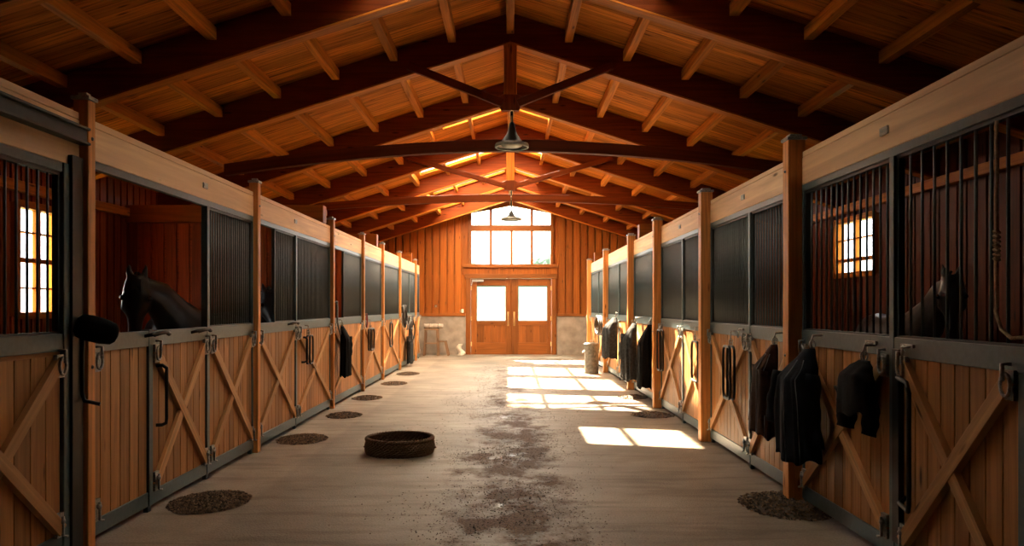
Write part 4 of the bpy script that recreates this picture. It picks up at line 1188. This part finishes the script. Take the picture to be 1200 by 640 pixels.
# ------------------------------------------------------------------ metal bin with harness on top (right)
bxn, byn = 1.93, 18.25
T = thing('metal_bin', (bxn, byn, 0), 'dull galvanised ribbed feed bin standing at the far right stalls', 'bin')
m_ = MB(); m_.lathe([(.01, .01), (.15, .01), (.17, .0), (.175, .03), (.165, .05), (.165, .10), (.172, .12), (.165, .14), (.165, .50), (.172, .52), (.165, .54), (.168, .66), (.18, .68), (.18, .70), (.16, .70)], (bxn, byn, 0), 36)
m_.build('bin_body', M['galv'], T)
m_ = MB(); m_.lathe([(.185, .68), (.19, .70), (.185, .715), (.12, .735), (.05, .745), (.01, .747)], (bxn, byn, 0), 36); m_.build('lid', M['galv'], T)
m_ = MB(); m_.tube([(bxn-.05, byn, .74), (bxn-.03, byn, .79), (bxn+.03, byn, .79), (bxn+.05, byn, .74)], .01); m_.build('lid_handle', M['darkmetal'], T)
for sd in (-1, 1):
    m_ = MB(); m_.tube([(bxn+sd*.165, byn-.05, .55), (bxn+sd*.21, byn-.04, .50), (bxn+sd*.21, byn+.04, .50), (bxn+sd*.165, byn+.05, .55)], .009); m_.build('side_handle', M['darkmetal'], T)
T = thing('coiled_hose', (XR-.1, 18.25+.5, .8), 'dark coiled hose hanging above the metal bin', 'hose')
m_ = MB()
for i in range(3): m_.tube([(XR-.10-.04*i, 19.3+(.55-.04*i)*math.cos(a), 1.12+(.24-.01*i)*math.sin(a)) for a in [2*PI*k/28 for k in range(28)]], .022, 8, closed=True)
m_.build('coil', M['black'], T)
m_ = MB(); m_.tube([(XR-.0, 19.3, 1.35), (XR-.14, 19.3, 1.34), (XR-.2, 19.3, 1.37)], .014); m_.build('hook', M['metal'], T)

# step stool and rags by the gable wall
sxs, sys_ = (507-VX)/F*24.9, 24.9
T = thing('step_stool', (sxs, sys_, 0), 'old wooden step stool with rolled canvas by the concrete dado', 'stool')
for x_, y_ in ((-.24, -.18), (-.24, .18), (.17, -.18), (.17, .18)):
    m_ = MB(); m_.bar((sxs+x_*1.12, sys_+y_, 0), (sxs+x_*.9, sys_+y_*.9,   .84), .055, .055, up=(0, 1, 0)); m_.build('leg', M['oldwood'], T)
for y_ in (-.18, .18):
    m_ = MB(); m_.bar((sxs+.52, sys_+y_, 0), (sxs+.42, sys_+y_*.9, .46), .055, .055, up=(0, 1, 0)); m_.build('leg', M['oldwood'], T)
m_ = MB(); m_.box(sxs-.25, sxs+.20, sys_-.2, sys_+.2, .83, .87); m_.build('seat', M['oldwood'], T, bevel=.006)
m_ = MB(); m_.box(sxs+.16, sxs+.46, sys_-.19, sys_+.19, .44, .48); m_.build('step', M['oldwood'], T, bevel=.006)
for y_ in (-.17, .17):
    m_ = MB(); m_.bar((sxs-.23, sys_+y_, .40), (sxs+.2, sys_+y_, .40), .03, .03); m_.build('stretcher', M['oldwood'], T)
m_ = MB(); R = [ring(Vector((sxs-.28+.62*t/10, sys_, .955)), (1, 0, 0), (0, 0, 1), .085+.006*math.sin(t*3), .08+.006*math.cos(t*2.3), 18) for t in range(11)]
m_.rings(R); o = m_.build('rolled_canvas', M['canvas']); tag(o, 'rolled grey canvas lying on top of the wooden step stool', 'canvas roll')
for q in (-.12, .16):
    m_ = MB(); m_.tube([(sxs+.02+q, sys_+.095*math.cos(a), .955+.092*math.sin(a)) for a in [2*PI*k/18 for k in range(18)]], .008, 6, closed=True); m_.build('strap', M['leather'], o)
T = (540-VX)/F*25.1
m_ = MB(); rnd = random.Random(9)
R = []
for j in range(14):
    t = j/13; z = .36*t; w = .10*(1-.5*t)+.02; cxx = T+.05*math.sin(t*7)*1.0-.04*t
    R.append([(cxx+w*math.cos(2*PI*k/20)*(1+.35*noise.noise(Vector((k*.9, j*.7, 1)))), 25.12+w*math.sin(2*PI*k/20)*(1+.35*noise.noise(Vector((k*.9, j*.7, 8)))), z) for k in range(20)])
m_.rings(R); tag(m_.build('rag_bundle', M['rag']), 'small pale crumpled rag bundle on the floor beside the doors', 'rag')

# ------------------------------------------------------------------ outdoors
def tree(X, Y, h, label, seed):
    T = thing('tree', (X, Y, -.14), label, 'tree', 'hazy trees outside the gable window')
    m_ = MB(); m_.tube([(X, Y, -.14), (X+.1, Y, h*.3), (X, Y+.1, h*.6)], [.3, .22, .1], 10); m_.build('trunk', M['bark'], T)
    m_ = MB(); rnd = random.Random(seed)
    for i in range(16):
        a = rnd.random()*2*PI; t = rnd.random(); r = h*.16*(1.2-.5*t)
        c = Vector((X+math.cos(a)*h*.22*(1-t*.7), Y+math.sin(a)*h*.22*(1-t*.7), h*(.35+.5*t))); R = []
        for j in range(11):
            th = min(max(PI*j/10, .05), PI-.05)
            R.append([c + Vector((math.sin(th)*math.cos(2*PI*k/18), math.sin(th)*math.sin(2*PI*k/18), -math.cos(th)))*r*(1+.35*noise.noise(Vector((k*.8 if k < 17 else 0, j*.9, i+seed)))) for k in range(18)])
        m_.rings(R)
    m_.build('crown', M['leaf'], T)
for i, (px, Y, h, lb) in enumerate([(553, 72, 6.2, 'pale hazy tree outside behind the left panes of the gable window'), (577, 88, 7.0, 'pale hazy tree outside left of the window middle'),
        (614, 80, 6.6, 'low hazy tree outside right of the window middle'), (640, 68, 6.9, 'tallest hazy tree outside behind the rightmost pane')]):
    tree((px-VX)/F*Y, Y, h, lb, i+3)

# ------------------------------------------------------------------ light
sc_ = bpy.context.scene
wd = bpy.data.worlds.new('sky'); sc_.world = wd; wd.use_nodes = True
nt = wd.node_tree; bg = nt.nodes['Background']
tcw = N(nt, 'ShaderNodeTexCoord'); sx_ = N(nt, 'ShaderNodeSeparateXYZ'); nt.links.new(tcw.outputs['Generated'], sx_.inputs[0])
rw = ramp(nt, [(0.0, (.75, .74, .68)), (.06, (1, .98, .93)), (.6, (.80, .90, 1.0))])
nt.links.new(sx_.outputs['Z'], rw.inputs[0]); nt.links.new(rw.outputs[0], bg.inputs[0])
bg.inputs[1].default_value = 12.0
sun = bpy.data.lights.new('sun', 'SUN'); sun.energy = 150; sun.angle = math.radians(.8); sun.color = (1, .93, .82)
so = bpy.data.objects.new('sun', sun); C.objects.link(so)
so.rotation_euler = Vector((.43, -.9, -1.0)).to_track_quat('-Z', 'Y').to_euler()
so.location = (-10, 40, 30)

cam = bpy.data.cameras.new('camera'); co = bpy.data.objects.new('camera', cam); C.objects.link(co)
co.location = (0, 0, EYE); co.rotation_euler = (PI/2, 0, 0)
cam.sensor_width = 36; cam.lens = 36*F/1200; cam.shift_x = 2/1200; cam.shift_y = 39/1200; cam.clip_end = 400; cam.clip_start = .05
sc_.camera = co
vs = sc_.view_settings; vs.view_transform = 'Standard'; vs.look = 'None'; vs.gamma = 1; vs.use_curve_mapping = False; vs.exposure = 0.0
